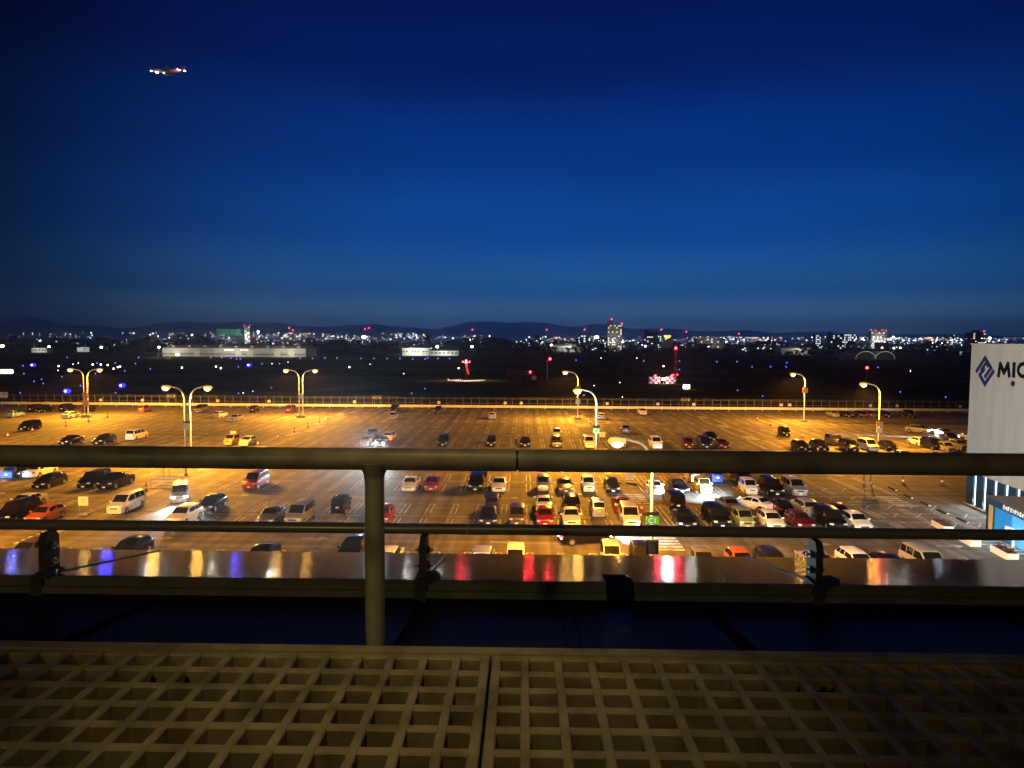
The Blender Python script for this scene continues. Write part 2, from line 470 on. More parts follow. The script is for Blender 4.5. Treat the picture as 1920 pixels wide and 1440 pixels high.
CARMESH = {}
def car_meshes(kind):
    if kind in CARMESH: return CARMESH[kind]
    s = SPEC[kind]; L, Wd, H = s['L'], s['W'], s['H']; hw = Wd / 2
    cy, cz = s['cowl']; wst, rr = s['wst'], s['rr']; ry, rz = s['rwb']; hood, tail = s['hood'], s['tail']; r = s['wheel']
    tops = [(0, hood * .74), (.07, hood * .90), (.32, hood * .985), (.6 * cy, (hood + cz) / 2 - .01), (cy, cz), (wst, H - .05), ((wst + rr) / 2, H), (rr, H - .06), (ry, rz)]
    if kind == 'pickup':
        tops += [(ry + .02, rz - .02), (L - .04, tail), (L, tail * .96)]
    else:
        tops += [(L - .05, tail) if ry < L - .06 else (L - .02, tail), (L, tail * .93)]
    widths = [(0, .80), (.08, .91), (.4, .985), (1.0, 1.0), (L - .8, 1.0), (L - .3, .975), (L - .06, .93), (L, .88)]
    wh = [0.185 * L if kind != 'box_car' else .58, L - (.19 * L if kind != 'box_car' else .50)]
    def arch(y):
        z = .19
        for w in wh:
            d = abs(y - w)
            ra = r + .06
            if d < ra:
                z = max(z, math.sqrt(ra * ra - d * d) + r * .98)
        return z
    def wt(y):
        w = pl(y, widths) * hw
        a = [(cy, .90 * hw), (wst, s['wr'] * hw + .03), ((wst + rr) / 2, s['wr'] * hw + .03), (rr, s['wr'] * hw), (ry, .86 * hw)]
        if y < cy: return w * .90
        if y > ry: return w * .90
        return pl(y, a)
    def belt(y):
        t = pl(y, tops)
        b = pl(y, [(cy, cz - .03), ((wst + rr) / 2, (cz + rz) / 2), (ry, rz - .02)])
        return min(t - .05, b)
    def sec(y):
        w = pl(y, widths) * hw; t = pl(y, tops); b = belt(y); zb = arch(y); wtt = wt(y)
        zm = max(.62 * b, zb + .03)
        return [(0, zb if zb < .3 else .3), (.84 * w, zb), (w * .975, zb + .03), (w, zm), (w * .975, b),
                (min(wtt, w * .96), max(t - .05, b + .01)), (min(wtt, w * .96) * .88, t), (0, t + .025)]
    ys = {y for y, _ in tops} | {y for y, _ in widths}
    for w in wh:
        for k in range(7):
            ys.add(w + (r + .06) * (-1 + k / 3))
    ys = sorted(y for y in ys if 0 <= y <= L)
    yy = [ys[0]]
    for y in ys[1:]:
        if y - yy[-1] > .012: yy.append(y)
    mb = MB()
    rings = []
    for y in yy:
        p = sec(y)
        ring = [(x, y - L / 2, z) for x, z in p] + [(-x, y - L / 2, z) for x, z in reversed(p[1:-1])]
        rings.append(ring)
    n = len(rings[0])
    for rg in rings: mb.v += rg
    for i in range(len(rings) - 1):
        for j in range(n):
            a = i * n + j; b = i * n + (j + 1) % n
            mb.f.append((a, a + n, b + n, b)); mb.mi.append(0)
    mb.f.append(tuple(range(n))); mb.mi.append(0)
    mb.f.append(tuple(reversed(range((len(rings) - 1) * n, len(rings) * n)))); mb.mi.append(0)
    out = {}
    me = mb.mesh(kind + '_body', [PT['white']], smooth=32)
    out['body'] = me
    bps = sorted(set([y for y, _ in tops]))
    def side_pt(y, t, sg):
        p = sec(y); a, b = p[4], p[5]
        return (sg * (a[0] + (b[0] - a[0]) * t + .012), y - L / 2, a[1] + (b[1] - a[1]) * t)
    def strip(a, b, sg):
        st = [a] + [y for y in bps if a + .02 < y < b - .02] + [b]
        m = MB()
        for u, v in zip(st[:-1], st[1:]):
            q = [side_pt(u, .10, sg), side_pt(v, .10, sg), side_pt(v, .93, sg), side_pt(u, .93, sg)]
            m.quad(*(q if sg > 0 else q[::-1]))
        return m
    a0 = cy + .38 * (wst - cy)
    b0 = rr + .45 * (ry - rr) if kind != 'pickup' else rr + .1
    cuts = [a0] + [wst - .15 + (b0 - wst + .15) * f for f in s['win']] + [b0]
    out['side'] = []
    for sg in (1, -1):
        for u, v in zip(cuts[:-1], cuts[1:]):
            out['side'].append(strip(u + .035, v - .035, sg).mesh(kind + '_side_window', M_glass))
    def glass(ya, yb, dy):
        m = MB(); N = 3
        for k in range(N):
            u = ya + (yb - ya) * k / N; v = ya + (yb - ya) * (k + 1) / N
            pu, pv = sec(u), sec(v)
            for sg in (1, -1):
                q = [(0, u - L / 2 + dy, pu[7][1] + .012), (sg * pu[6][0] * 1.0, u - L / 2 + dy, pu[6][1] + .012), (sg * pv[6][0], v - L / 2 + dy, pv[6][1] + .012), (0, v - L / 2 + dy, pv[7][1] + .012)]
                m.quad(*(q if (sg > 0) == (yb > ya) else q[::-1]))
        return m
    out['windscreen'] = glass(cy + .06 * (wst - cy), cy + .93 * (wst - cy), -.01).mesh(kind + '_windscreen', M_glass, smooth=40)
    out['rear_window'] = glass(rr + .10 * (ry - rr), rr + .90 * (ry - rr), .012).mesh(kind + '_rear_window', M_glass, smooth=40)
    w = MB()
    w.tube([(-.1, 0, 0), (.1, 0, 0)], r, 14)
    w.tube([(.095, 0, 0), (.108, 0, 0)], r * .66, 10, m=1)
    w.tube([(-.108, 0, 0), (-.095, 0, 0)], r * .66, 10, m=1)
    out['wheel'] = w.mesh('wheel', [M_tyre, M_rim])
    out['wheels'] = [(sg * (hw - .115), y - L / 2, r) for y in wh for sg in (1, -1)]
    tall = kind in ('minivan', 'box_car')
    def hl(sg):
        m = MB(); zc = hood * .80
        m.box((sg * hw * .72, .10 - L / 2, zc), (hw * .40, .20, .15), rz=sg * .35)
        return m.mesh('headlight', M_lens)
    def tl(sg):
        m = MB()
        if tall:
            m.box((sg * hw * .86, L / 2 - .045, tail * .92), (hw * .12, .13, .42))
        else:
            m.box((sg * hw * .70, L / 2 - .035, tail * .80), (hw * .38, .13, .15), rz=-sg * .2)
        return m.mesh('tail_light', M_tail)
    out['headlight'] = [hl(1), hl(-1)]; out['tail_light'] = [tl(1), tl(-1)]
    m = MB(); m.box((0, -L / 2 - .004, .40), (.34, .03, .17)); out['plate_f'] = m.mesh('number_plate', M_plate)
    m = MB(); m.box((0, L / 2 + .004, .60 if not tall else .78), (.34, .03, .17)); out['plate_r'] = m.mesh('number_plate', M_plate)
    m = MB(); m.box((0, .055 - L / 2, hood * .70), (hw * .88, .14, .13)); out['grille'] = m.mesh('grille', M_dark)
    m = MB(); m.box((0, .06 - L / 2, .27), (hw * 1.3, .10, .12)); out['bumper'] = m.mesh('bumper_vent', M_dark)
    def mir(sg):
        m = MB(); m.box((sg * (hw + .06), a0 - .10 - L / 2, belt(a0) + .10), (.22, .10, .15)); return m.mesh('wing_mirror', PT['white'])
    out['mirror'] = [mir(1), mir(-1)]
    if kind == 'pickup':
        m = MB(); m.quad((-hw * .78, ry + .12 - L / 2, tail + .055), (hw * .78, ry + .12 - L / 2, tail + .055), (hw * .74, L / 2 - .16, tail + .035), (-hw * .74, L / 2 - .16, tail + .035))
        out['bed'] = m.mesh('cargo_bed', M_dark)
    CARMESH[kind] = out
    return out

KNAME = {'sedan': 'sedan', 'coupe': 'coupe', 'hatchback': 'hatchback', 'box_car': 'box car', 'minivan': 'minivan', 'suv': 'suv', 'wagon': 'estate car', 'pickup': 'pickup truck'}
PROTO = {}
def build_car(kind, colour, rear_view):
    key = (kind, colour)
    M = car_meshes(kind)
    if key in PROTO:
        root = copy_tree(PROTO[key])
    else:
        root = bpy.data.objects.new(kind if kind != 'pickup' else 'pickup_truck', None)
        COL.objects.link(root)
        def part(name, me, loc=None, pm=None):
            o = link(name, me, root, loc)
            if pm is not None:
                o.material_slots[0].link = 'OBJECT'; o.material_slots[0].material = pm
            return o
        part('body', M['body'], pm=PT[colour])
        part('windscreen', M['windscreen']); part('rear_window', M['rear_window'])
        for me in M['side']: part('side_window', me)
        for p in M['wheels']: part('wheel', M['wheel'], p)
        for me in M['headlight']: part('headlight', me, pm=M_lens)
        for me in M['tail_light']: part('tail_light', me, pm=M_tail)
        part('number_plate', M['plate_f'], pm=M_yplate if kind == 'box_car' else M_plate)
        part('number_plate', M['plate_r'], pm=M_yplate if kind == 'box_car' else M_plate)
        part('grille', M['grille']); part('bumper_vent', M['bumper'])
        for me in M['mirror']: part('wing_mirror', me, pm=PT[colour])
        if 'bed' in M: part('cargo_bed', M['bed'])
        PROTO[key] = root
    return root

# surveyed: pixel of the middle of the car's near end on the ground, kind, colour, F = nose to the terrace / R = tail to the terrace
CARS = [
 (17, 783, 'hatchback', 'light blue', 'R'), (56, 773, 'minivan', 'black', 'R'), (73, 774, 'sedan', 'black', 'F'), (115, 772, 'minivan', 'black', 'R'),
 (121, 785, 'wagon', 'cream', 'R'), (159, 773, 'box_car', 'black', 'R'), (40, 808, 'minivan', 'black', 'F'), (117, 835, 'sedan', 'black', 'F'),
 (181, 835, 'suv', 'black', 'F'), (243, 826, 'minivan', 'white', 'R'), (264, 773.5, 'box_car', 'orange', 'R'), (369, 774, 'minivan', 'grey', 'F'),
 (405, 784.5, 'wagon', 'white', 'R'), (434, 791, 'sedan', 'silver', 'F'), (473, 774, 'box_car', 'black', 'R'), (427, 835.5, 'box_car', 'yellow', 'F'),
 (456, 837, 'hatchback', 'cream', 'F'), (540, 774.5, 'minivan', 'dark red', 'R'), (737, 774, 'minivan', 'black', 'F'), (736, 787, 'box_car', 'white', 'R'),
 (821, 775.6, 'box_car', 'black', 'F'), (682, 836.5, 'sedan', 'silver', 'F'), (692, 821, 'sedan', 'grey', 'F'), (711.5, 838, 'hatchback', 'grey', 'F'),
 (727, 827, 'wagon', 'white', 'R'), (830, 838, 'minivan', 'black', 'F'), (922, 786, 'hatchback', 'white', 'R'), (921, 838, 'box_car', 'black', 'F'),
 (985, 839, 'hatchback', 'black', 'F'), (1044, 822, 'box_car', 'white', 'F'), (1044, 840, 'suv', 'bronze', 'F'), (1106, 841, 'minivan', 'cream', 'F'),
 (1128, 787, 'hatchback', 'white', 'R'), (1207, 778, 'sedan', 'white', 'F'), (1174, 812.5, 'sedan', 'grey', 'R'), (1167, 840, 'box_car', 'grey', 'F'),
 (1233, 842, 'minivan', 'white', 'F'), (1293, 842, 'box_car', 'dark red', 'F'), (1326, 842, 'minivan', 'navy', 'F'), (1338, 827, 'sedan', 'black', 'F'),
 (1360, 842, 'sedan', 'dark red', 'F'), (1476, 819, 'box_car', 'black', 'F'), (1510, 846, 'wagon', 'black', 'F'), (1546, 846.5, 'suv', 'black', 'F'),
 (1576, 837, 'minivan', 'bronze', 'F'), (1603, 848, 'minivan', 'black', 'F'), (1640, 847, 'minivan', 'cream', 'F'), (1675, 846, 'hatchback', 'black', 'F'),
 (1568, 782.4, 'hatchback', 'silver', 'F'), (1592, 783, 'sedan', 'black', 'F'), (1620, 782.5, 'sedan', 'black', 'F'), (1638, 783, 'wagon', 'dark red', 'F'),
 (1666, 783, 'wagon', 'black', 'F'), (1711, 783, 'box_car', 'black', 'F'), (1783, 820, 'sedan', 'grey', 'F'), (1732, 837, 'hatchback', 'white', 'R'),
 (1763, 845, 'minivan', 'black', 'F'), (1796, 829, 'sedan', 'black', 'F'), (1787, 849, 'hatchback', 'silver', 'F'), (1708, 866, 'sedan', 'cream', 'F'),
 (1787, 870, 'wagon', 'beige', 'F'), (1812, 846, 'suv', 'grey', 'F'),
 # between the handrail and the lower pipe
 (12, 898, 'hatchback', 'blue', 'R'), (34, 896, 'hatchback', 'black', 'R'), (54, 897, 'sedan', 'white', 'R'), (70, 918, 'wagon', 'black', 'F'),
 (156, 918, 'minivan', 'black', 'F'), (195, 919.5, 'pickup', 'black', 'F'), (20, 960, 'sedan', 'white', 'F'), (2, 984, 'minivan', 'black', 'F'),
 (60, 985, 'hatchback', 'orange', 'F'), (213, 966, 'minivan', 'white', 'F'), (383, 962, 'hatchback', 'black', 'F'), (325, 990, 'suv', 'white', 'F'),
 (466, 919, 'minivan', 'red', 'F'), (494, 988, 'sedan', 'grey', 'F'), (549, 988, 'minivan', 'silver', 'F'), (632, 965, 'box_car', 'black', 'R'),
 (712, 985, 'hatchback', 'red', 'F'), (765, 923, 'sedan', 'white', 'F'), (807, 922, 'sedan', 'red', 'F'), (891, 923, 'minivan', 'black', 'F'),
 (935, 924, 'sedan', 'white', 'F'), (922, 962, 'box_car', 'navy', 'R'), (914, 988, 'sedan', 'navy', 'F'), (969, 988, 'box_car', 'bronze', 'F'),
 (1018, 923, 'box_car', 'silver', 'F'), (1061, 926, 'sedan', 'bronze', 'F'), (1104, 924, 'box_car', 'cream', 'F'), (1150, 926, 'hatchback', 'black', 'F'),
 (1020, 962, 'sedan', 'white', 'R'), (1023, 989, 'hatchback', 'red', 'F'), (1073, 961, 'suv', 'black', 'R'), (1073, 990, 'sedan', 'cream', 'F'),
 (1123, 972, 'box_car', 'silver', 'R'), (1170, 965, 'sedan', 'red', 'R'), (1186, 992, 'minivan', 'cream', 'F'), (1233, 928.7, 'coupe', 'white', 'F'),
 (1279, 927, 'coupe', 'black', 'F'), (1324, 927, 'box_car', 'yellow', 'F'), (1302, 905, 'box_car', 'beige', 'R'), (1346, 906, 'box_car', 'blue', 'R'),
 (1411, 929.5, 'box_car', 'white', 'F'), (1397, 905, 'sedan', 'black', 'R'), (1458, 932, 'minivan', 'black', 'F'), (1502, 932, 'minivan', 'silver', 'F'),
 (1272, 961, 'minivan', 'black', 'R'), (1290, 994, 'sedan', 'black', 'F'), (1354, 993, 'minivan', 'black', 'F'), (1376, 965, 'sedan', 'grey', 'R'),
 (1402, 994, 'box_car', 'olive', 'F'), (1458, 997, 'hatchback', 'cream', 'F'), (1474, 968, 'hatchback', 'black', 'R'), (1513, 997, 'hatchback', 'dark red', 'F'),
 (1524, 972, 'suv', 'silver', 'R'), (1574, 998, 'minivan', 'black', 'F'), (1584, 977, 'sedan', 'dark red', 'R'), (1622, 999, 'hatchback', 'white', 'F'),
 # roofs showing over the ledge
 (20, 1062, 'wagon', 'bronze', 'F'), (215, 1060, 'wagon', 'black', 'F'), (470, 1072, 'sedan', 'black', 'F'), (650, 1062, 'suv', 'black', 'F'),
 (722, 1072, 'hatchback', 'white', 'R'), (903, 1078, 'box_car', 'silver', 'R'), (966, 1078, 'box_car', 'cream', 'F'), (1150, 1070, 'box_car', 'beige', 'F'),
 (1206, 1072, 'box_car', 'black', 'F'), (1328, 1081, 'hatchback', 'grey', 'F'), (1402, 1082, 'hatchback', 'orange', 'F'), (1466, 1084, 'wagon', 'navy', 'F'),
 (1552, 1082, 'sedan', 'silver', 'R'), (1632, 1086, 'wagon', 'white', 'F'), (1684, 1086, 'wagon', 'black', 'R'), (1766, 1090, 'minivan', 'beige', 'F'),
]
ROWN = [(779, 'fence'), (795, 'second'), (830, 'scatter'), (875, 'over'), (911, 'under'), (945, 'under'), (980, 'rear'), (1003, 'pipe'), (2000, 'ledge')]
ROWP = {'fence': 'by fence', 'second': 'second row', 'scatter': 'far lot', 'over': 'above handrail', 'under': 'below handrail', 'rear': 'rear row', 'pipe': 'lower pipe', 'ledge': 'over ledge'}
recs = []
for (px, py, kind, colour, view) in CARS:
    row = next(n for lim, n in ROWN if py < lim)
    root = build_car(kind, colour, view == 'R')
    P = at(px, py, 0.05)
    L = SPEC[kind]['L']
    root.location = (P.x, P.y + L / 2, 0)
    root.rotation_euler = (0, 0, (math.pi if view == 'R' else 0) + rnd.uniform(-.025, .025))
    recs.append(dict(o=root, px=px, py=py, kind=kind, colour=colour, view=view, row=row))
# cars that are moving or stand askew: centre on the ground, heading of the nose
def free_car(px, py, kind, colour, head, row):
    root = build_car(kind, colour, False)
    P = at(px, py)
    root.location = (P.x, P.y, 0)
    root.rotation_euler = (0, 0, head)
    recs.append(dict(o=root, px=px, py=py, kind=kind, colour=colour, view='A', row=row))
    return root
suv_lit = free_car(1722, 812, 'suv', 'silver', R(38), 'scatter')
out_car = free_car(1818, 825, 'sedan', 'white', R(-100), 'scatter')
van_lit = free_car(338, 937, 'minivan', 'silver', R(24), 'rear')
rev_car = free_car(1096, 1017, 'sedan', 'black', R(104), 'pipe')
turn_car = free_car(1412, 954, 'sedan', 'white', R(215), 'rear')
# labels: each car by its look and by what stands beside it in its row
special = {id(out_car): 'white sedan behind the cinema corner beaming its headlights across the lot',
           id(suv_lit): 'silver suv with headlights on crossing the far lot towards the cinema',
           id(van_lit): 'silver minivan driving with both headlights glaring beside the white suv',
           id(rev_car): 'black sedan with red tail lights crossing between lower pipe and ledge',
           id(turn_car): 'white sedan with glowing tail lights pulling out ahead of the olive box car'}
for n in ROWP:
    rs = sorted([r for r in recs if r['row'] == n], key=lambda r: r['px'])
    for i, r in enumerate(rs):
        me = f"{r['colour']} {KNAME[r['kind']]}"
        nm = lambda q: f"{q['colour']} {KNAME[q['kind']]}".replace('boxy small car', 'box car')
        if i == 0: where = f"leftmost, beside {nm(rs[1])}"
        elif i == len(rs) - 1: where = f"rightmost, beside {nm(rs[i-1])}"
        else: where = f"between {nm(rs[i-1])} and {nm(rs[i+1])}"
        r['label'] = f"{me} {where}, {ROWP[n]}"
seen = {}
for r in sorted(recs, key=lambda r: r['px']):
    lab = special.get(id(r['o']), r['label'])
    if lab in seen:
        lab = lab.replace(' between', ' further right, between', 1)
    seen[lab] = 1
    tag(r['o'], lab, 'pickup' if r['kind'] == 'pickup' else 'car', 'cars standing in the car park')
def light_up(root, kind, front=True, power=1500, tails=False, spread=70, down=0.10):
    L = SPEC[kind]['L']; hw = SPEC[kind]['W'] / 2; zc = SPEC[kind]['hood'] * .8
    for ch in root.children:
        nm = ch.name.split('.')[0]
        if front and nm == 'headlight': ch.material_slots[0].link = 'OBJECT'; ch.material_slots[0].material = M_lit
        if tails and nm == 'tail_light': ch.material_slots[0].link = 'OBJECT'; ch.material_slots[0].material = M_tlit
    if front:
        for sg in (1, -1):
            light('headlight_beam', 'SPOT', (sg * hw * .7, -L / 2 - .25, zc), power, COOL, root, 0.06, (0, -1, -down), R(spread), 0.7)
    if tails:
        light('tail_glow', 'POINT', (0, L / 2 + .3, SPEC[kind]['tail'] * .85), 25, (1, .06, .05), root, 0.2)
byp = {(r['px'], r['py']): r for r in recs}
light_up(suv_lit, 'suv', power=7000, spread=90)
light_up(out_car, 'sedan', power=120000, spread=36, down=.035)
light_up(van_lit, 'minivan', power=5000, spread=80)
light_up(byp[(711.5, 838)]['o'], 'hatchback', power=60000, spread=46, down=.03)
light_up(byp[(1783, 820)]['o'], 'sedan', power=2500)
light_up(byp[(727, 827)]['o'], 'wagon', front=False, tails=True)
light_up(turn_car, 'sedan', power=26000, tails=True, spread=100, down=.14)
light_up(rev_car, 'sedan', power=6000, tails=True, spread=80)
mrev = MB(); mrev.box((0, 0, 0), (.16, .06, .12))
for sx_ in (-.45, .45):
    mrev.obj('reversing_light', M_rev, rev_car, loc=(sx_, 2.31, .62))
# assumed car added outside the frame, throwing the pale light on the blue hatchback
ASSUMED_CAR = build_car('sedan', 'white', False)
pp = at(12, 898)
ASSUMED_CAR.location = (pp.x - 3.2, pp.y - 13.5, 0); ASSUMED_CAR.rotation_euler = (0, 0, R(188))
tag(ASSUMED_CAR, 'assumed white sedan outside the frame with headlights on behind the blue hatchback', 'car', 'cars standing in the car park')
light_up(ASSUMED_CAR, 'sedan', power=22000, spread=80)

# ------------------------------------------------------------------ street lamps
M_pole = mat('lamp_pole_paint', (0.62, 0.62, 0.60), 0.5, 0.1)
M_halo = mat('amber_halo', (0.8, 0.55, 0.2), 0.3, emit=(1.0, 0.50, 0.07), strength=1.1)
M_lamp = mat('sodium_lamp', (0.9, 0.8, 0.6), 0.3, emit=(1.0, 0.60, 0.20), strength=26)
M_conc = noisy(mat('concrete_block', (0.3, 0.29, 0.27), 0.9), c1=(0.2, 0.19, 0.18), c2=(0.36, 0.35, 0.33), nscale=3)
M_green = mat('green_sign', (0.12, 0.42, 0.02), 0.45); M_glit = mat('green_sign_emissive', (0.12, 0.45, 0.02), 0.45, emit=(.14, .48, .02), strength=.32); M_wlet = mat('sign_letter_emissive', (.85, .85, .8), .5, emit=(.9, .95, .8), strength=.4); M_wht = mat('white_sign', (0.78, 0.78, 0.76), 0.5); M_gsign = mat('dark_grey_sign', (0.028, 0.028, 0.03), 0.6, spec=.2)  # green lettered boards and their letters carry a weak emission of their own
M_osign = mat('orange_sign', (0.75, 0.36, 0.14), 0.5); M_rsign = mat('red_faded_sign', (0.55, 0.20, 0.14), 0.5); M_ink = mat('sign_ink', (0.10, 0.10, 0.11), 0.6)
HEADZ = 10.9
def arm(mb, x0, sg, reach):
    pts = [(x0, 0, 0.35), (x0, 0, HEADZ - 2.1)]
    for k in range(1, 8):
        t = math.pi / 2 * k / 7
        pts.append((x0 + sg * (1 - math.cos(t)) * (reach * .62), 0, HEADZ - 2.1 + math.sin(t) * 1.95))
    pts.append((x0 + sg * reach, 0, HEADZ + .12))
    mb.tube(pts, [.13] * 2 + [.105] * 7 + [.07], 8)
def lamp_head(root, x, sg, boost=1.0):
    h = MB(); h.ball((x, 0, HEADZ + .05), .42, 10, 6, sc=(1.25, .8, .42))
    h.obj('lamp_housing', M_pole, root, smooth=60)
    l_ = MB(); l_.ball((x + sg * .05, 0, HEADZ - .14), .56, 12, 8, sc=(1.2, .9, .62))
    l_.obj('lamp_halo', M_halo, root, smooth=60)  # glowing amber shell added round the lens as the lamp's yellow halo
    l_ = MB(); l_.ball((x + sg * .05, -.12, HEADZ - .30), .40, 12, 8, sc=(1.1, 1.0, .75))
    l_.obj('lamp_lens', M_lamp, root, smooth=60)
    light('lamp_light', 'SPOT', (x + sg * .05, 0, HEADZ - .72), POWER * boost, AMBER, root, .12, (0, 0, -1), R(172), .25)
    light('lamp_glare', 'POINT', (x + sg * .05, 0, HEADZ - .70), 360, (1.0, .47, .06), root, .2)
POWER = 36000
def street_lamp(X, Y, label, twin, reach=3.1, side=-1, signs=(), rz=0.0):
    root = thing('street_lamp', label, 'street lamp', (X, Y, 0), rz, 'curved street lamps of the car park')
    b = MB(); b.box((0, 0, .3), (1.9 if twin else 1.2, 1.0, .6)); b.obj('base_block', M_conc, root)
    if twin:
        for sg in (-1, 1):
            p = MB(); arm(p, sg * .38, sg, reach); p.obj('pole', M_pole, root, smooth=40)
            lamp_head(root, sg * (.38 + reach + .3), sg, .62 if Y < 60 else 1.0)
        c = MB()
        for zz in (3.0, 4.6): c.box((0, 0, zz), (.6, .1, .12))
        c.obj('cross_bar', M_pole, root)
    else:
        p = MB(); arm(p, 0, side, reach); p.obj('pole', M_pole, root, smooth=40)
        lamp_head(root, side * (reach + .3), side, 1.35 if Y < 130 else 1.3)
    for (z, w, h, m, txt, ink) in signs:
        s_ = MB(); s_.box((0, -.24, z), (w, .08, h)); so = s_.obj('sign_board', m, root)
        if txt:
            me = text_mesh(txt, h * .95, .01, 'lettering'); me.materials.append(ink)
            link('lettering', me, so, (0, -.29, z - .02), (R(90), 0, 0))
    return root
def pX(px, Y, py=800): return atY(px, py, Y).x
LZ = lambda px, py, Y: atY(px, py, Y).z
street_lamp(pX(163, 157), 157, 'far left twin lamp with red and cream boards, beside the cream estate car', True, 2.6, signs=((5.0, 1.3, 1.3, M_rsign, None, None), (3.3, 1.5, 1.3, M_osign, None, None)))
street_lamp(pX(352, 102.7), 102.7, 'nearest twin lamp, grey square board on its two poles above the handrail', True, 2.35, signs=((5.05, 1.0, .95, M_wht, None, None), (5.72, 1.0, .28, M_gsign, None, None)))
street_lamp(pX(565, 160), 160, 'twin lamp with one small board, standing in the yellow glow by the fence', True, 2.6, signs=((4.9, 1.1, 1.1, M_wht, None, None),))
street_lamp(pX(1083, 160), 160, 'single lamp by the fence with green and cream boards on its pole', False, 2.6, signs=((7.1, 1.1, 1.2, M_green, None, None), (4.2, 1.0, 1.0, M_wht, None, None)))
street_lamp(pX(1118, 101.6), 101.6, 'single lamp with the green C2 board on its pole', False, 2.4, signs=((5.0, .98, .72, M_glit, 'C2', M_wlet), (5.62, .98, .38, M_gsign, None, None)))
street_lamp(pX(1507, 158), 158, 'single lamp with orange board by the fence at the right', False, 2.4, signs=((7.2, 1.15, 1.1, M_osign, None, None), (7.9, 1.15, .25, M_gsign, None, None)))
street_lamp(pX(1648, 122), 122, 'single lamp with orange and white boards above the cream minivan', False, 2.55, signs=((4.0, 1.1, .85, M_osign, None, None), (4.6, 1.1, .25, M_gsign, None, None), (2.9, 1.0, .9, M_wht, None, None)))
L8 = street_lamp(pX(1222, 51, 980), 51, 'nearest single lamp with the green C1 board and white notice', False, 2.25,
            signs=((LZ(1222, 974, 51), .93, .55, M_glit, 'C1', M_wlet), (LZ(1222, 961.5, 51), .93, .26, M_gsign, None, None), (LZ(1222, 984, 51), .93, .12, M_gsign, None, None), (LZ(1222, 1024, 51), .95, 1.05, M_gsign, None, None), (LZ(1222, 1026, 51), .84, .78, M_wht, None, None)))
ntc = MB()
for k in range(6): ntc.box((0, -.285, LZ(1222, 1026, 51) + .27 - k * .11), (.62 - (k % 3) * .07, .012, .03))
ntc.obj('notice_text', M_ink, L8, loc=(0, -.02, 0))
street_lamp(-50, 51, 'assumed twin lamp out of frame to the left of the black minivan', True, 2.6)  # assumed lamp added outside the view for the amber light at left
street_lamp(-97, 102.7, 'assumed twin lamp out of frame left of the blue hatchback', True, 2.6)  # second assumed lamp added outside the view on the left

LMK = [(0, 'far left edge'), (62, 'far left shed'), (110, 'left of far left twin lamp'), (163, 'far left twin lamp'), (215, 'right of far left twin lamp'), (262, 'left of nearest twin lamp'), (300, 'left end of hangar'), (350, 'nearest twin lamp'), (410, 'right of nearest twin lamp'), (445, 'middle of hangar'),
       (500, 'right half of hangar'), (563, 'fence twin lamp'), (612, 'right end of hangar'), (655, 'right of hangar'), (705, 'middle exit sign'), (760, 'left of white building'), (800, 'low white building'), (845, 'left of windsock'), (880, 'windsock'), (935, 'right of windsock'), (985, 'antenna frame'), (1030, 'beacon mast'), (1083, 'single fence lamp'), (1125, 'C2 lamp'), (1152, 'beige tower'), (1190, 'right of beige tower'),
       (1222, 'dark apartment block'), (1262, 'lattice mast'), (1300, 'right exit sign'), (1335, 'wide pale building'), (1385, 'brightest town lamps'), (1440, 'open field left of right fence lamp'), (1500, 'right fence lamp'), (1560, 'dark slab block'), (1610, 'arched hangars'), (1650, 'floodlit office block'), (1700, 'right of arched hangars'), (1760, 'left of cinema'), (1830, 'behind cinema')]
def near(px):
    return min(LMK, key=lambda q: abs(q[0] - px))[1]
# ------------------------------------------------------------------ perimeter fence and guardrail
FY = 184.5
M_gal = mat('galvanised_steel', (0.20, 0.20, 0.19), 0.55, 0.2)
root = thing('fence', 'long wire mesh perimeter fence with bent post tops behind the guardrail', 'fence', (0, FY, 0))
pm = MB(); pm.box((0, 0, 1.1), (.11, .11, 2.9)); pm.tube([(0, 0, 2.5), (0, -.4, 3.0)], .05, 6)
pme = pm.mesh('post', M_gal)
xs = [-150 + 2.16 * k for k in range(143)]
for x in xs: link('post', pme, root, (x, 0, 0))
for z in (.25, 1.45, 2.55):
    rm = MB(); rm.box((4, -.08, z), (309, .05, .06)); rm.obj('rail', M_gal, root)
wm = MB()
x = -150
while x < 158:
    for dx in (2.2, -2.2):
        wm.tube([(x, -.12, .3), (x + dx, -.12, 2.5)], .0026, 3, caps=False)
    x += .33
for z in (2.72, 2.86, 2.98): wm.tube([(-150, -.2 - (z - 2.72), z), (158, -.2 - (z - 2.72), z)], .015, 3, caps=False)
tag(wm.obj('wire_mesh', M_gal, root), kind='stuff')
M_guard = noisy(mat('guardrail_white', (0.8, 0.78, 0.74), 0.5), c1=(0.74, 0.72, 0.69), c2=(0.86, 0.85, 0.82), nscale=.6)
root = thing('guardrail', 'low white guardrail running the whole length of the fence', 'guardrail', (0, 182.6, 0))
gm = MB()
for (z0, z1, y0, y1) in ((.40, .60, -.06, -.10), (.60, .72, -.10, -.05), (.72, .84, -.05, -.10), (.84, 1.06, -.10, -.06)):
    gm.quad((-185, y0, z0), (160, y0, z0), (160, y1, z1), (-185, y1, z1))
gm.box((-12.5, .07, .72), (345, .06, .58))
gm.obj('beam', M_guard, root)
gp = MB(); gp.box((0, .16, .45), (.16, .16, 1.0)); gpe = gp.mesh('post', M_guard)
for k in range(80): link('post', gpe, root, (-184 + k * 4.3, 0, 0))
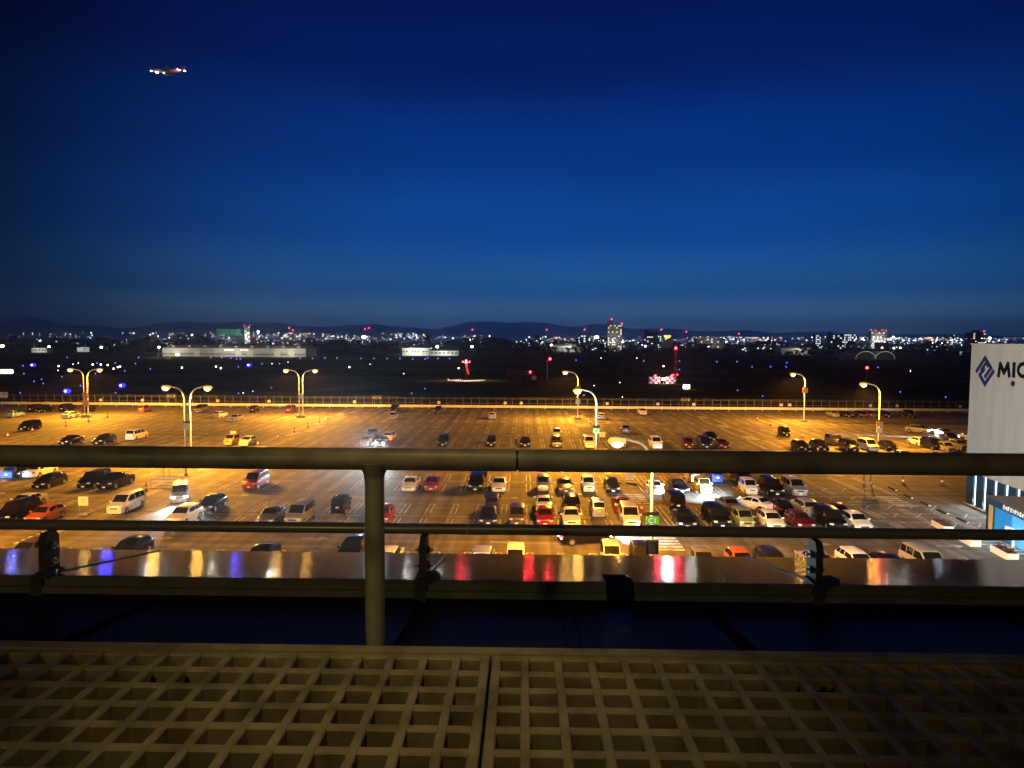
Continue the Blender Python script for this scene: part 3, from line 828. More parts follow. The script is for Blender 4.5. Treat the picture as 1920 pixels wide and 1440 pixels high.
# small white notices on the fence
nb = MB(); nb.box((0, 0, 0), (.75, .05, .7)); nbe = nb.mesh('notice', M_wht)
for px in (190, 268, 409, 505, 665, 823, 947, 977, 1138, 1233, 1300, 1464, 1480, 1631, 1681, 1799):
    X = pX(px, FY - .3); 
    o = link('notice_board', nbe, None, (X, FY - .22, 1.55))
    tag(o, 'small white notice on the perimeter fence, ' + near(px) + (', right of two' if px in (977, 1480) else ''), 'notice', 'white notices on the fence')

def exit_sign(px, label, txt=True, m=M_gsign, w=2.7, h=1.35):
    X = pX(px, FY - 1.0)
    root = thing('exit_sign', label, 'sign', (X, FY - .9, 0), 0, None)
    b = MB(); b.box((0, 0, 2.75), (w, .1, h)); b.obj('board', m, root)
    p = MB()
    p.box((-.8, .1, 1.3), (.1, .1, 2.6)); pe = p.mesh('post', M_gal)
    link('post', pe, root); link('post', pe, root, (1.6, 0, 0))
    if txt:
        me = text_mesh('出口', .72, .015, 'lettering'); me.materials.append(M_wht)
        link('lettering', me, root, (-.62, -.065, 2.72), (R(90), 0, 0))
        a = MB(); a.box((.55, -.065, 2.75), (.75, .03, .13)); a.quad((1.02, -.08, 2.75), (.68, -.08, 3.12), (.55, -.08, 3.06), (.80, -.08, 2.75)); a.quad((1.02, -.08, 2.75), (.80, -.08, 2.75), (.55, -.08, 2.44), (.68, -.08, 2.38))
        a.obj('arrow', M_wht, root)
    else:
        a = MB(); a.box((0, -.06, 2.85), (w * .9, .02, .1)); a.box((w * .30, -.06, 3.1), (.35, .02, .2)); a.obj('print', M_ink, root)
exit_sign(323, 'grey exit sign with white arrow, left, behind the nearest twin lamp')
exit_sign(708, 'grey exit sign with white arrow above the black minivan mid fence')
exit_sign(1285, 'grey exit sign with white arrow right of the white sedan by fence')
exit_sign(0, 'white board sign at the left end of the fence', False, M_wht, 4.6, 1.5)

# ------------------------------------------------------------------ cones, lot signs, person
M_cone = mat('cone_red', (0.22, 0.03, 0.012), 0.6); M_cband = mat('cone_band', (0.8, 0.8, 0.8), 0.4)
cm = MB(); cm.box((0, 0, .03), (.42, .42, .06)); cm.lathe((0, 0, .06), [(.16, 0), (.125, .22)], 10)
cme = cm.mesh('base', M_cone)
c2 = MB(); c2.lathe((0, 0, .28), [(.126, 0), (.095, .2)], 10); c2e = c2.mesh('band', M_cband)
c3 = MB(); c3.lathe((0, 0, .48), [(.094, 0), (.035, .34), (.03, .36)], 10); c3e = c3.mesh('tip', M_cone)
CN = [(202, 783, 'red cone right of the far left twin lamp'), (166, 791, 'red cone in front of the far left twin lamp base'), (124, 799, 'red cone between cream estate and black sedan, far lot'),
      (61, 810, 'red cone by the nose of the black minivan at left'), (15, 820, 'leftmost red cone of the far lot'), (615, 786, 'farthest cone of the diagonal line of five'), (599, 792, 'second cone of the diagonal line of five'),
      (577, 801, 'middle cone of the diagonal line of five'), (552, 811, 'fourth cone of the diagonal line of five'), (521, 823, 'nearest cone of the diagonal line of five'), (484, 836, 'cone beside the cream hatchback over the handrail'),
      (1107, 794, 'red cone beside the C2 lamp pole'), (1420, 788, 'red cone in the open lot left of the right fence lamp'), (1445, 798, 'red cone left of the lone black box car'), (1504, 820, 'red cone right of the lone black box car'),
      (1534, 847, 'cone squeezed between black suv and bronze minivan'), (349, 892, 'red cone at the zebra stripes left under the handrail'), (274, 922, 'cone behind the tail of the big white minivan'), (1203, 960, 'grey cone on the zebra stripes by the C1 board'),
      (1693, 908, 'left striped cone in front of the cinema'), (1766, 909, 'right striped cone in front of the cinema')]
for px, py, lab in CN:
    P = at(px, py)
    root = thing('traffic_cone', lab, 'traffic cone', (P.x, P.y, 0), 0, 'traffic cones in the car park')
    sc = 1.3
    root.scale = (sc, sc, sc)
    link('base', cme, root); link('band', c2e, root); link('tip', c3e, root)

M_ysign = mat('pale_yellow_sign', (0.78, 0.74, 0.50), 0.5)
def lot_sign(px, py, label, w=1.0, h=.9, top=1.9, m=M_ysign, block=True):
    P = at(px, py)
    root = thing('standing_sign', label, 'sign', (P.x, P.y, 0))
    b = MB(); b.box((0, 0, top - h / 2), (w, .05, h)); b.obj('board', m, root)
    p = MB(); p.box((-w * .42, .05, top / 2), (.05, .05, top)); pe = p.mesh('leg', M_gal)
    link('leg', pe, root); link('leg', pe, root, (w * .84, 0, 0))
    f = MB(); f.box((0, .05, .12), (w * 1.1, .7, .1)); f.obj('foot', M_conc, root)
    t = MB()
    for k in range(3): t.box((0, -.035, top - .22 - k * .2), (w * .6 - k * .1, .012, .05))
    t.obj('print', M_ink, root)
lot_sign(157, 966, 'pale yellow standing sign between orange hatchback and white minivan')
lot_sign(438, 829, 'pale yellow standing sign beyond the cream hatchback')
lot_sign(1129, 830, 'pale yellow standing sign beside the C2 lamp pole')
lot_sign(1181, 906, 'white tilted notice board at the zebra stripes under the handrail', 1.0, .8, 1.2, M_wht)
lot_sign(312, 902, 'wide frame sign on the crossing left of the silver minivan', .9, .5, 2.6, M_wht)
# barrier beside it
P = at(308, 912)
root = thing('barrier', 'low pipe barrier with white bars beside the wide frame sign', 'barrier', (P.x, P.y, 0), R(8))
for dy in (0, 1.9):
    b = MB(); b.tube([(-1.5, dy, 0), (-1.5, dy, .85), (1.5, dy, .85), (1.5, dy, 0)], .04, 6); b.obj('frame', M_gal, root)
    b = MB(); b.box((0, dy - .05, .7), (2.8, .05, .28)); b.obj('bar', M_wht, root)

def skin_person(px, py, label, face=0.0, coat=(0.012, 0.012, 0.014), legs=(0.02, 0.02, 0.025)):
    P = at(px, py)
    root = thing('person', label, 'person', (P.x, P.y, 0), face)
    V = [((0, 0, .92), .15), ((0, 0, 1.15), .14), ((0, 0, 1.38), .16), ((0, 0, 1.48), .065), ((0, -.01, 1.60), .105), ((0, -.01, 1.68), .085),
         ((.11, 0, .86), .10), ((.12, -.02, .47), .068), ((.13, .02, .08), .05), ((.14, -.14, .04), .04),
         ((-.11, 0, .86), .10), ((-.12, .03, .47), .068), ((-.13, .05, .08), .05), ((-.14, -.11, .04), .04),
         ((.20, 0, 1.40), .07), ((.26, .02, 1.13), .05), ((.25, -.10, .90), .04), ((.25, -.14, .82), .035),
         ((-.20, 0, 1.40), .07), ((-.26, .03, 1.13), .05), ((-.26, -.06, .89), .04), ((-.26, -.09, .81), .035)]
    E = [(0, 1), (1, 2), (2, 3), (3, 4), (4, 5), (0, 6), (6, 7), (7, 8), (8, 9), (0, 10), (10, 11), (11, 12), (12, 13), (2, 14), (14, 15), (15, 16), (16, 17), (2, 18), (18, 19), (19, 20), (20, 21)]
    me = bpy.data.meshes.new('p'); me.from_pydata([v for v, _ in V], E, [])
    ob = bpy.data.objects.new('p', me); COL.objects.link(ob)
    sm = ob.modifiers.new('s', 'SKIN'); ss = ob.modifiers.new('u', 'SUBSURF'); ss.levels = 1
    for i, (_, r_) in enumerate(V): me.skin_vertices[0].data[i].radius = (r_, r_ * .85)
    me.skin_vertices[0].data[0].use_root = True
    dg = bpy.context.evaluated_depsgraph_get()
    bm_ = bpy.data.meshes.new_from_object(ob.evaluated_get(dg)); bpy.data.objects.remove(ob)
    bm_.name = 'body'
    ms = mat('skin_tone', (0.42, 0.25, 0.17), 0.6); mc = mat('coat_' + label[:6], coat, .85); ml = mat('trousers_' + label[:6], legs, .85); mh = mat('hair_black', (.01, .009, .008), .5)
    for m in (mc, ml, ms, mh): bm_.materials.append(m)
    for p in bm_.polygons:
        c = p.center
        p.use_smooth = True
        p.material_index = 1 if c.z < .88 and abs(c.x) < .21 else (3 if c.z > 1.66 or (c.z > 1.55 and c.y > .03) else (2 if c.z > 1.46 or (c.z < .85 and abs(c.x) > .21) else 0))
    b = link('body', bm_, root)
skin_person(967, 838, 'person in dark clothes standing left of the black hatchback by the handrail', R(20))
skin_person(910, 905, 'person in dark jacket standing beside the black minivan under the handrail', R(-30), (.02, .012, .012))

# ------------------------------------------------------------------ airfield lights and equipment
M_blue = mat('blue_taxi_lens', (0.05, 0.05, 0.5), 0.3, emit=(0.10, 0.12, 1.0), strength=4)
M_bluebig = mat('blue_halo', (0.05, 0.05, 0.5), 0.3, emit=(0.015, 0.015, 1.0), strength=5)
M_bcore = mat('blue_core', (0.5, 0.5, 0.9), 0.3, emit=(0.45, 0.50, 1.0), strength=14)
M_wcore = mat('white_field_lens', (0.9, 0.9, 0.9), 0.3, emit=(1.0, 0.93, 0.80), strength=6)
M_red = mat('red_obstruction_lens', (0.5, 0.01, 0.01), 0.3, emit=(1.0, 0.03, 0.05), strength=16)
def field_light(px, py, r, m, label, group, big=None):
    P = at(px, py + 1.0, -.3)
    k = P.y / 330.0
    root = thing('airfield_light', label, 'airfield light', (P.x, P.y, -.33), 0, group)
    s_ = MB(); s_.lathe((0, 0, 0), [(.12, 0), (.07, .1), (.07, .3)], 8); s_.obj('stem', M_gal, root)
    if big:
        d = MB(); d.ball((0, 0, r * .9), r, 14, 8, sc=(1.25, 1, .8)); d.obj('lens', m, root, smooth=60)  # oversized glowing ball stands in for the blue halo round the core
        c = MB(); c.ball((0, -r * .85, r * .95), r * .36, 10, 6); c.obj('lamp_core', M_bcore, root, smooth=60)
        light('lamp_light', 'SPOT', (0, -r * 1.6, r), big * 2, (.03, .03, 1.0), root, .15, (-P.x / P.y, -1, 17.5 / P.y), R(9), .6)
        light('lamp_spill', 'POINT', (0, -r * 1.8, r), 400, (.03, .03, 1.0), root, .15)
    else:
        d = MB(); d.ball((0, 0, .3 + r * .7), r * k, 8, 5); d.obj('lens', m, root, smooth=60)
for px, py, w in ((62, 687, 2400), (126, 737, 1700), (229, 726, 1900), (467, 687, 1700)):
    field_light(px, py, (.95 if py > 710 else 1.3), M_bluebig, {62: 'large bright blue light left of the far left twin lamp', 126: 'large bright blue light below and left of the far left twin lamp', 229: 'large bright blue light between the two left twin lamps', 467: 'large bright blue light left of the middle twin lamp'}[px], 'large blue airfield lights', w)
BL = [(126, 670), (260, 670), (254, 682), (234, 696), (282, 692), (179, 701), (151, 724), (217, 738), (116, 707), (78, 712), (81, 720), (64, 716), (45, 701), (38, 738), (43, 686), (182, 681), (216, 681), (395, 670), (416, 670), (433, 671), (444, 673), (451, 673), (447, 688), (447, 739),
      (491, 682), (524, 682), (563, 672), (586, 672), (609, 671), (632, 671), (677, 672), (701, 672), (726, 672), (750, 672), (774, 673), (797, 673), (802, 671), (821, 672), (843, 672), (797, 730), (772, 739), (509, 728), (1080, 675), (1207, 677), (1274, 677), (1344, 678), (1382, 678), (1410, 688), (1383, 733), (1430, 744), (1095, 742),
      (1475, 680), (1445, 688), (1474, 688), (1646, 689), (1688, 736), (1773, 746), (1274, 693)]
for px, py in BL: field_light(px, py, .25, M_blue, ('far ' if py < 680 else ('near ' if py > 715 else 'mid field ')) + 'small blue taxiway light, ' + near(px), 'small blue taxiway lights')
WL = [(110, 687), (109, 695), (147, 681), (137, 683), (341, 690), (405, 688), (414, 691), (174, 684), (189, 684), (202, 685), (213, 692), (221, 689), (225, 688), (510, 682), (655, 689), (694, 683), (757, 701), (860, 691), (540, 679), (1127, 671), (1194, 671), (1244, 687), (1114, 724), (1707, 696), (456, 738), (474, 735), (1162, 718), (1167, 746)]
for px, py in WL: field_light(px, py, .20 if py < 684 or py > 692 else .38, M_wcore, ('far ' if py < 684 else ('near ' if py > 715 else 'mid field ')) + 'small white airfield light, ' + near(px), 'small white airfield lights')

def box_sign(px, py, w, h, label, col, st):
    P = at(px, py, -.3)
    root = thing('lit_sign', label, 'sign', (P.x, P.y, -.33))
    b = MB(); b.box((0, 0, h / 2 + .3), (w, .3, h)); b.obj('panel', mat('lit_panel_%d' % px, (.9, .9, .8), .4, emit=col, strength=st), root)
    f = MB(); f.box((0, .05, .15), (w * .7, .2, .3)); f.obj('foot', M_gal, root)
    light('panel_light', 'POINT', (0, -1.5, h * .8), 500, col, root, .3)
box_sign(1287, 730, 2.4, 1.5, 'bright white lit sign box right of the chequered huts', (1, .98, .9), 8)
box_sign(14, 701, 5.4, 1.9, 'bright white lit sign panel at the left edge of the airfield', (1, .97, .75), 7)
box_sign(-4, 701, 3.6, 1.9, 'yellow lit sign panel at the very left edge', (.9, .85, .05), 5)
# service vehicle floodlight by the hangar
P = at(333, 671, -.3)
root = thing('floodlight_stand', 'white floodlight on the grass in front of the long hangar', 'floodlight', (P.x, P.y, -.33))
b = MB(); b.tube([(0, 0, 0), (0, 0, 2.4)], .12, 8); b.obj('mast', M_gal, root)
b = MB(); b.box((0, 0, 2.9), (2.6, .8, 1.1)); b.obj('lamp_panel', mat('flood_panel', (1, 1, 1), .4, emit=(.75, .95, 1.0), strength=25), root)
light('flood_light', 'SPOT', (-1, -2.2, 2.6), 60000, (.85, 1.0, .85), root, .3, (-1, -.35, -.12), R(120), .6)

M_rw_r = mat('red_white_red', (0.62, 0.02, 0.02), .5); M_rw_w = mat('red_white_white', (0.75, 0.75, 0.75), .5)
def red_lamp(root, p, r, power=250):
    power *= .9
    b = MB(); b.lathe((p[0], p[1], p[2]), [(r * .8, 0), (r, r * .6), (r * .8, r * 1.5), (r * .3, r * 1.9)], 10); b.obj('beacon', M_red, root, smooth=60)
    light('beacon_light', 'SPOT', (p[0], p[1] - r * 1.6, p[2] + r * 1.4), power * 4, (1, .03, .05), root, .15, (-p[0] * 0 - root.location.x / root.location.y, -1, 17.5 / root.location.y), R(9), .6)
# windsock
P = at(874, 713, -.3)
root = thing('windsock', 'red lit windsock pole in the pale ring on the airfield', 'windsock', (P.x, P.y, -.33))
b = MB(); b.tube([(0, 0, 0), (0, 0, 8.2)], .16, 8); b.obj('pole', M_rw_r, root)
b = MB(); b.tube([(-1.5, 0, 8.0), (1.5, 0, 8.0)], .07, 6); b.obj('cross_arm', M_rw_r, root)
for x in (-1.5, 1.5): red_lamp(root, (x, 0, 8.05), .34, 120)
red_lamp(root, (0, 0, 8.5), .45, 500)
b = MB(); b.tube([(.1, -.1, 7.4), (.35, -.2, 5.6), (.8, -.2, 3.9), (1.2, -.2, 2.6)], [.62, .55, .42, .26], 12, caps=False)
b.obj('sock', mat('windsock_fabric', (.75, .12, .06), .8, emit=(1, .10, .08), strength=.5), root, smooth=60)
light('sock_light', 'SPOT', (0, -.6, 8.9), 17000, (1.0, .84, .60), root, .1, (0, 0, -1), R(155), .6)
g = MB(); n = 40
for k in range(n):
    a, b_ = 2 * math.pi * k / n, 2 * math.pi * (k + 1) / n
    g.quad((0, 0, .03), (8.6 * math.cos(a), 8.6 * math.sin(a), .03), (8.6 * math.cos(b_), 8.6 * math.sin(b_), .03))
o = g.obj('paved_circle', noisy(mat('pale_gravel', (.3, .26, .22), .9), c1=(.2, .16, .13), c2=(.4, .35, .29), nscale=.7), None, loc=(P.x, P.y, -.33))
tag(o, 'round pale ring of gravel under the windsock', kind='structure')
for dx in (-8, -2.6):
    q = MB(); q.lathe((0, 0, 0), [(.3, 0), (.25, .7), (.1, .8)], 8)
    tag(q.obj('marker_post', M_wht, loc=(P.x + dx, P.y - 1.5, -.3)), 'small white marker post on the windsock ring, ' + ('at its left rim' if dx < -5 else 'left of the pole'), 'marker post')

# localiser array
P = at(975, 712, -.3)
root = thing('antenna_frame', 'low red lit antenna frame right of the windsock', 'antenna', (P.x, P.y, -.33))
for k in range(5):
    b = MB(); b.box((-5.4 + k * 3.0, 0, 1.5), (.25, .25, 3.0)); b.obj('upright', M_rw_r, root)
for z in (2.6, 3.9):
    b = MB(); b.box((.6, 0, z), (12.4, .2, .22)); b.obj('beam', M_rw_r, root)
b = MB(); b.box((6.4, .3, .9), (2.2, 1.6, 1.8)); b.obj('cabinet', M_rw_w, root)
red_lamp(root, (4.7, -.3, 3.2), .5, 900)
P = at(1026, 711, -.3)
root = thing('beacon_mast', 'thin mast with a red beacon beside the antenna frame', 'mast', (P.x, P.y, -.33))
b = MB(); b.tube([(0, 0, 0), (0, 0, 9.0)], .22, 8); b.obj('mast', M_rw_w, root)
b = MB(); b.box((.5, 0, 8.9), (1.6, .3, .2)); b.obj('arm', M_rw_w, root)
red_lamp(root, (1.2, 0, 9.0), .6, 1200)
# chequered huts
P = at(1240, 719, -.3)
def hut(dx, w, label, pw):
    root = thing('equipment_hut', label, 'hut', (P.x + dx, P.y, -.33))
    n = max(2, int(w / .95)); pw_ = w / n
    q = MB(); q.box((0, 0, 0), (pw_ - .02, 2.4, .88)); qr = q.mesh('wall_panel', M_rw_r)
    q = MB(); q.box((0, 0, 0), (pw_ - .02, 2.4, .88)); qw = q.mesh('wall_panel', M_rw_w)
    for i in range(n):
        for j in range(3):
            link('wall_panel', qr if (i + j) % 2 else qw, root, (-w / 2 + pw_ * (i + .5), 0, .46 + j * .9))
    b = MB(); b.box((0, 0, 2.76), (w + .2, 2.6, .12)); b.obj('roof', M_rw_w, root)
    red_lamp(root, (.3, -.4, 2.85), .5, 1500)
    return root
hut(-3.0, 4.6, 'left red and white chequered hut with red beacon on top', 1)
hut(3.9, 3.9, 'right red and white chequered hut beside the lattice mast', 1)
root = thing('work_light', 'white work light glaring between the two chequered huts', 'floodlight', (P.x + .6, P.y - 2.0, -.33))
b = MB(); b.tube([(0, 0, 0), (0, 0, 1.6)], .1, 6); b.obj('stand', M_gal, root)
b = MB(); b.box((0, 0, 2.0), (1.5, .5, .9)); b.obj('lamp_panel', mat('work_panel', (1, 1, 1), .4, emit=(.9, .97, 1.0), strength=14), root)
light('work_beam', 'SPOT', (0, -.9, 2.0), 6000, (.92, .97, 1.0), root, .2, (-P.x / P.y, -1, 17.5 / P.y), R(9), .6)
light('work_lamp', 'POINT', (0, -1.8, 1.9), 1600, (.92, .97, 1.0), root, .25)
P2 = at(1266, 714, -.3)
root = thing('lattice_mast', 'red and white lattice mast with red lights beside the huts', 'mast', (P2.x, P2.y, -.33))
HT = 14.4
for sx2 in (-.55, .55):
    for sy2 in (-.55, .55):
        b = MB(); b.tube([(sx2, sy2, 0), (sx2 * .75, sy2 * .75, HT)], .09, 6); b.obj('leg', M_rw_r, root)
for k in range(9):
    z0 = k * HT / 9; z1 = z0 + HT / 9; f0 = 1 - .25 * z0 / HT; f1 = 1 - .25 * z1 / HT
    b = MB()
    b.tube([(-.55 * f0, -.55 * f0, z0), (.55 * f1, -.55 * f1, z1)], .06, 5); b.tube([(.55 * f0, -.55 * f0, z0), (-.55 * f1, -.55 * f1, z1)], .06, 5)
    b.tube([(-.55 * f0, -.55 * f0, z0 + .02), (.55 * f0, -.55 * f0, z0 + .02)], .06, 5)
    b.obj('brace', M_rw_w if k % 2 else M_rw_r, root)
red_lamp(root, (0, 0, HT), .6, 1500); red_lamp(root, (-1.0, 0, 2.4), .35, 300); red_lamp(root, (.9, 0, 2.6), .3, 200)
P3 = at(1625, 712, -.3)
root = thing('beacon_mast', 'thin dark mast with a red beacon above the orange board lamp', 'mast', (P3.x, P3.y, -.33))
b = MB(); b.tube([(0, 0, 0), (0, 0, 5.2)], .14, 8); b.obj('mast', M_gal, root)
red_lamp(root, (0, 0, 5.3), .62, 900)

# ------------------------------------------------------------------ far airfield buildings
M_han = noisy(mat('hangar_cladding', (.42, .40, .35), .7), c1=(.34, .32, .28), c2=(.44, .42, .37), nscale=.15)
M_win = mat('dark_window', (.02, .022, .025), .15); M_roof = mat('grey_roof', (.20, .19, .18), .8)
M_wlit = mat('lit_window', (.9, .85, .7), .5, emit=(1.0, .90, .66), strength=.9)
M_wcool = mat('lit_window_cool', (.8, .9, .9), .5, emit=(.78, .95, 1.0), strength=1.3)
a = at(305, 668, -.3); b_ = at(595, 668, -.3)
HX0, HX1, HY = a.x, b_.x, a.y
root = thing('hangar', 'long low pale hangar with roller doors across the airfield', 'hangar', ((HX0 + HX1) / 2, HY, -.33))
w = HX1 - HX0
q = MB(); q.box((0, 18, 4.2), (w, 36, 8.4)); q.obj('wall', M_han, root)
q = MB(); q.v += [(-w / 2 - .6, -.6, 8.4), (w / 2 + .6, -.6, 8.4), (w / 2 + .6, 18, 11), (-w / 2 - .6, 18, 11), (w / 2 + .6, 36.6, 8.4), (-w / 2 - .6, 36.6, 8.4)]
q.f += [(0, 1, 2, 3), (3, 2, 4, 5), (0, 3, 5), (1, 4, 2)]; q.mi += [0] * 4
q.obj('roof', M_roof, root)
d = MB(); d.box((0, -.08, 2.9), (5.6, .2, 5.8)); de = d.mesh('roller_door', mat('roller_door', (.50, .49, .45), .6))
for fx in (-.395, -.26, .03, .115, .30, .40): link('roller_door', de, root, (w * fx, 0, 0))
d = MB(); d.box((0, -.05, 2.6), (1.5, .14, 1.1)); de = d.mesh('window', M_win)
for k in range(62):
    fx = -.49 + k * .0158
    if all(abs(fx - f) > .022 for f in (-.395, -.26, .03, .115, .30, .40)):
        link('window', de, root, (w * fx, 0, 0))
d = MB(); d.box((0, -.06, 6.5), (2.4, .14, 1.0)); de = d.mesh('lit_window', M_wlit)
for fx in (-.06, -.043, -.03, -.01, .052, .075, .09): link('lit_window', de, root, (w * fx, 0, 0))
d = MB(); d.box((0, 6, 9.9), (2.6, 2.6, 1.8)); de = d.mesh('roof_vent', M_han)
for k in range(9): link('roof_vent', de, root, (w * (-.44 + k * .11), 0, 0))
for xx in (-60, 0, 55): light('wall_lamp', 'POINT', (xx, -18, 12), 22000, (1.0, .93, .75), root, .4)

def low_building(px0, px1, pyt, pyb, label, m, depth=14, roofm=M_roof, wins=0, litw=(), name='airfield_building', cat='building', gable=False, lampP=0):
    A = at(px0, pyb, -.3); B = at(px1, pyb, -.3)
    Y = (A.y + B.y) / 2; w = B.x - A.x
    h = max(2.5, atY((px0 + px1) / 2, pyt, Y).z + .33)
    root = thing(name, label, cat, ((A.x + B.x) / 2, Y, -.33))
    q = MB(); q.box((0, depth / 2, h / 2), (w, depth, h)); q.obj('wall', m, root)
    q = MB()
    if gable:
        q.v += [(-w / 2 - .4, -.5, h), (w / 2 + .4, -.5, h), (w / 2 + .4, depth / 2, h * 1.22), (-w / 2 - .4, depth / 2, h * 1.22), (w / 2 + .4, depth + .5, h), (-w / 2 - .4, depth + .5, h)]
        q.f += [(0, 1, 2, 3), (3, 2, 4, 5), (0, 3, 5), (1, 4, 2)]; q.mi += [0] * 4
    else:
        q.box((0, depth / 2, h + .25), (w + .6, depth + .6, .5))
    q.obj('roof', roofm, root)
    if wins:
        ws = w / wins
        e = MB(); e.box((0, -.05, 0), (ws * .55, .14, min(1.4, h * .28))); dk = e.mesh('window', M_win)
        e = MB(); e.box((0, -.05, 0), (ws * .55, .14, min(1.4, h * .28))); lt = e.mesh('lit_window', M_wlit)
        for k in range(wins):
            link('lit_window' if k in litw else 'window', lt if k in litw else dk, root, (-w / 2 + ws * (k + .5), 0, h * .58))
    if lampP:
        light('wall_lamp', 'POINT', (0, -10, h + 2), lampP * 2.2, (.95, 1.0, .85), root, .4)
    return root
M_wb = noisy(mat('white_render', (.62, .61, .56), .8), c1=(.5, .49, .45), c2=(.66, .65, .6), nscale=.3)
low_building(753, 804, 653, 667, 'white two part building with small windows right of the hangar', M_wb, 12, wins=9, litw=(2, 6), lampP=9000)
low_building(805, 860, 658, 667, 'low white building with dark gable roof right of centre', M_wb, 10, wins=7, gable=True, lampP=5000)
low_building(56, 92, 653, 661, 'low pale shed at the far left beyond the airfield', M_wb, 10, wins=5, lampP=2500)
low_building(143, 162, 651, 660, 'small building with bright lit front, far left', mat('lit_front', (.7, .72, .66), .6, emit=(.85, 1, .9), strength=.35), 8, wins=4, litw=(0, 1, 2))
low_building(296, 303, 660, 664, 'tiny white cabin at the left end of the hangar', M_wb, 4)
low_building(1033, 1100, 648, 662, 'pale workshop with grey gable roof below the apartment tower', M_han, 20, wins=8, gable=True, lampP=6000)
low_building(1468, 1534, 653, 666, 'wide pale warehouse with gable roof at right', M_han, 26, gable=True, wins=0, lampP=5000)
low_building(1537, 1575, 655, 668, 'grey warehouse beside the pale one at right', M_roof, 22, wins=4)
low_building(1580, 1600, 668, 674, 'small flat shed left of the twin arched hangars', M_han, 8)
# twin arched hangars
def arch_hangar(px0, px1, pyb, label):
    A = at(px0, pyb, -.3); B = at(px1, pyb, -.3); r_ = (B.x - A.x) / 2
    root = thing('arched_hangar', label, 'hangar', ((A.x + B.x) / 2, A.y, -.33))
    q = MB(); n = 14; hh = 8.4
    for k in range(n):
        t0, t1 = math.pi * k / n, math.pi * (k + 1) / n
        for rr, mm in ((1.0, 0), ):
            q.quad((r_ * math.cos(t0), 0, hh * math.sin(t0)), (r_ * math.cos(t1), 0, hh * math.sin(t1)), (r_ * math.cos(t1), 40, hh * math.sin(t1)), (r_ * math.cos(t0), 40, hh * math.sin(t0)))
        f = .92
        q.quad((r_ * math.cos(t0), -.02, hh * math.sin(t0)), (r_ * f * math.cos(t0), -.02, hh * f * math.sin(t0)), (r_ * f * math.cos(t1), -.02, hh * f * math.sin(t1)), (r_ * math.cos(t1), -.02, hh * math.sin(t1)))
    q.obj('vault', M_wb, root)
    d = MB()
    for k in range(n):
        t0, t1 = math.pi * k / n, math.pi * (k + 1) / n
        d.quad((0, .6, 0), (r_ * .94 * math.cos(t0), .6, hh * .94 * math.sin(t0)), (r_ * .94 * math.cos(t1), .6, hh * .94 * math.sin(t1)))
    d.obj('door', M_win, root)
    light('arch_lamp', 'POINT', (0, -14, 9), 3500, (1, .95, .8), root, .3)
arch_hangar(1604, 1638, 673, 'left of the two arched hangars at the right')
arch_hangar(1640, 1674, 673, 'right of the two arched hangars at the right')

# ------------------------------------------------------------------ the town
M_con = noisy(mat('town_concrete', (.3, .29, .28), .85), c1=(.22, .21, .20), c2=(.34, .33, .31), nscale=.08)
M_tdark = mat('town_dark', (.06, .06, .062), .9)
def tower(px0, px1, pyt, D, label, m, floors, cols, lit_p, litm=M_wlit, depth=16, cap=None, reds=(), seed=1, group=None, name='apartment_tower', cat='building', glow=0):
    rr = random.Random(seed)
    A = atY(px0, 640, D); B = atY(px1, 640, D); w = B.x - A.x
    h = atY((px0 + px1) / 2, pyt, D).z + .33
    root = thing(name, label, cat, ((A.x + B.x) / 2, D, -.33), 0, group)
    q = MB(); q.box((0, depth / 2, h / 2), (w, depth, h)); q.obj('wall', m, root)
    q = MB(); q.box((0, depth / 2, h + .4), (w + .8, depth + .8, .8)); q.obj('roof', M_roof, root)
    fh = h / floors; cw = w / cols
    e = MB(); e.box((0, -.06, 0), (cw * .62, .16, fh * .55)); dk = e.mesh('window', M_win)
    e = MB(); e.box((0, -.06, 0), (cw * .62, .16, fh * .55)); lt = e.mesh('lit_window', litm)
    for i in range(floors):
        for j in range(cols):
            L_ = rr.random() < lit_p
            link('lit_window' if L_ else 'window', lt if L_ else dk, root, (-w / 2 + cw * (j + .5), 0, fh * (i + .5)))
    if cap:
        q = MB(); q.box((cap[0] * w, depth / 2, h + cap[2] / 2 + .8), (cap[1] * w, depth * .6, cap[2])); q.obj('roof_house', m, root)
    for (fx, dz) in reds:
        b = MB(); b.tube([(fx * w, 1, h), (fx * w, 1, h + dz)], .15, 5); b.obj('aerial', M_gal, root)
        b = MB(); b.ball((fx * w, 1, h + dz), 1.0, 8, 5); b.obj('beacon', M_red, root)
    if glow:
        light('facade_light', 'POINT', (0, -22, h * .45), glow, (1.0, .93, .78), root, 1)
    return root
tower(1139, 1166, 609, 1150, 'tall beige apartment tower with red rooftop beacons', M_con, 13, 7, .42, depth=20, cap=(-.25, .35, 5), reds=((-.22, 9), (.5, 2)), seed=2, glow=14000)
tower(1209, 1232, 622, 1250, 'dark apartment block with white balconies right of the beige tower', M_tdark, 9, 6, .25, M_wcool, cap=(-.3, .3, 3), seed=3)
tower(1233, 1240, 629, 1300, 'narrow dark block with pale window column beside the dark apartments', M_tdark, 7, 2, .4, M_wcool, seed=4)
tower(1089, 1112, 628, 1300, 'low block with white lit stair tower left of the beige tower', M_tdark, 6, 5, .2, M_wcool, cap=(-.4, .2, 3), seed=5)
tower(1306, 1360, 634, 1350, 'wide pale institutional building with flat roof', M_con, 5, 14, .12, seed=6, glow=9000, name='wide_building')
tower(1633, 1661, 622, 1900, 'floodlit pale office block with a row of red roof beacons', M_wb, 8, 10, .30, M_wcool, reds=((-.5, 5), (-.2, 4), (.25, 5), (.5, 3)), seed=7, glow=30000, name='office_block')
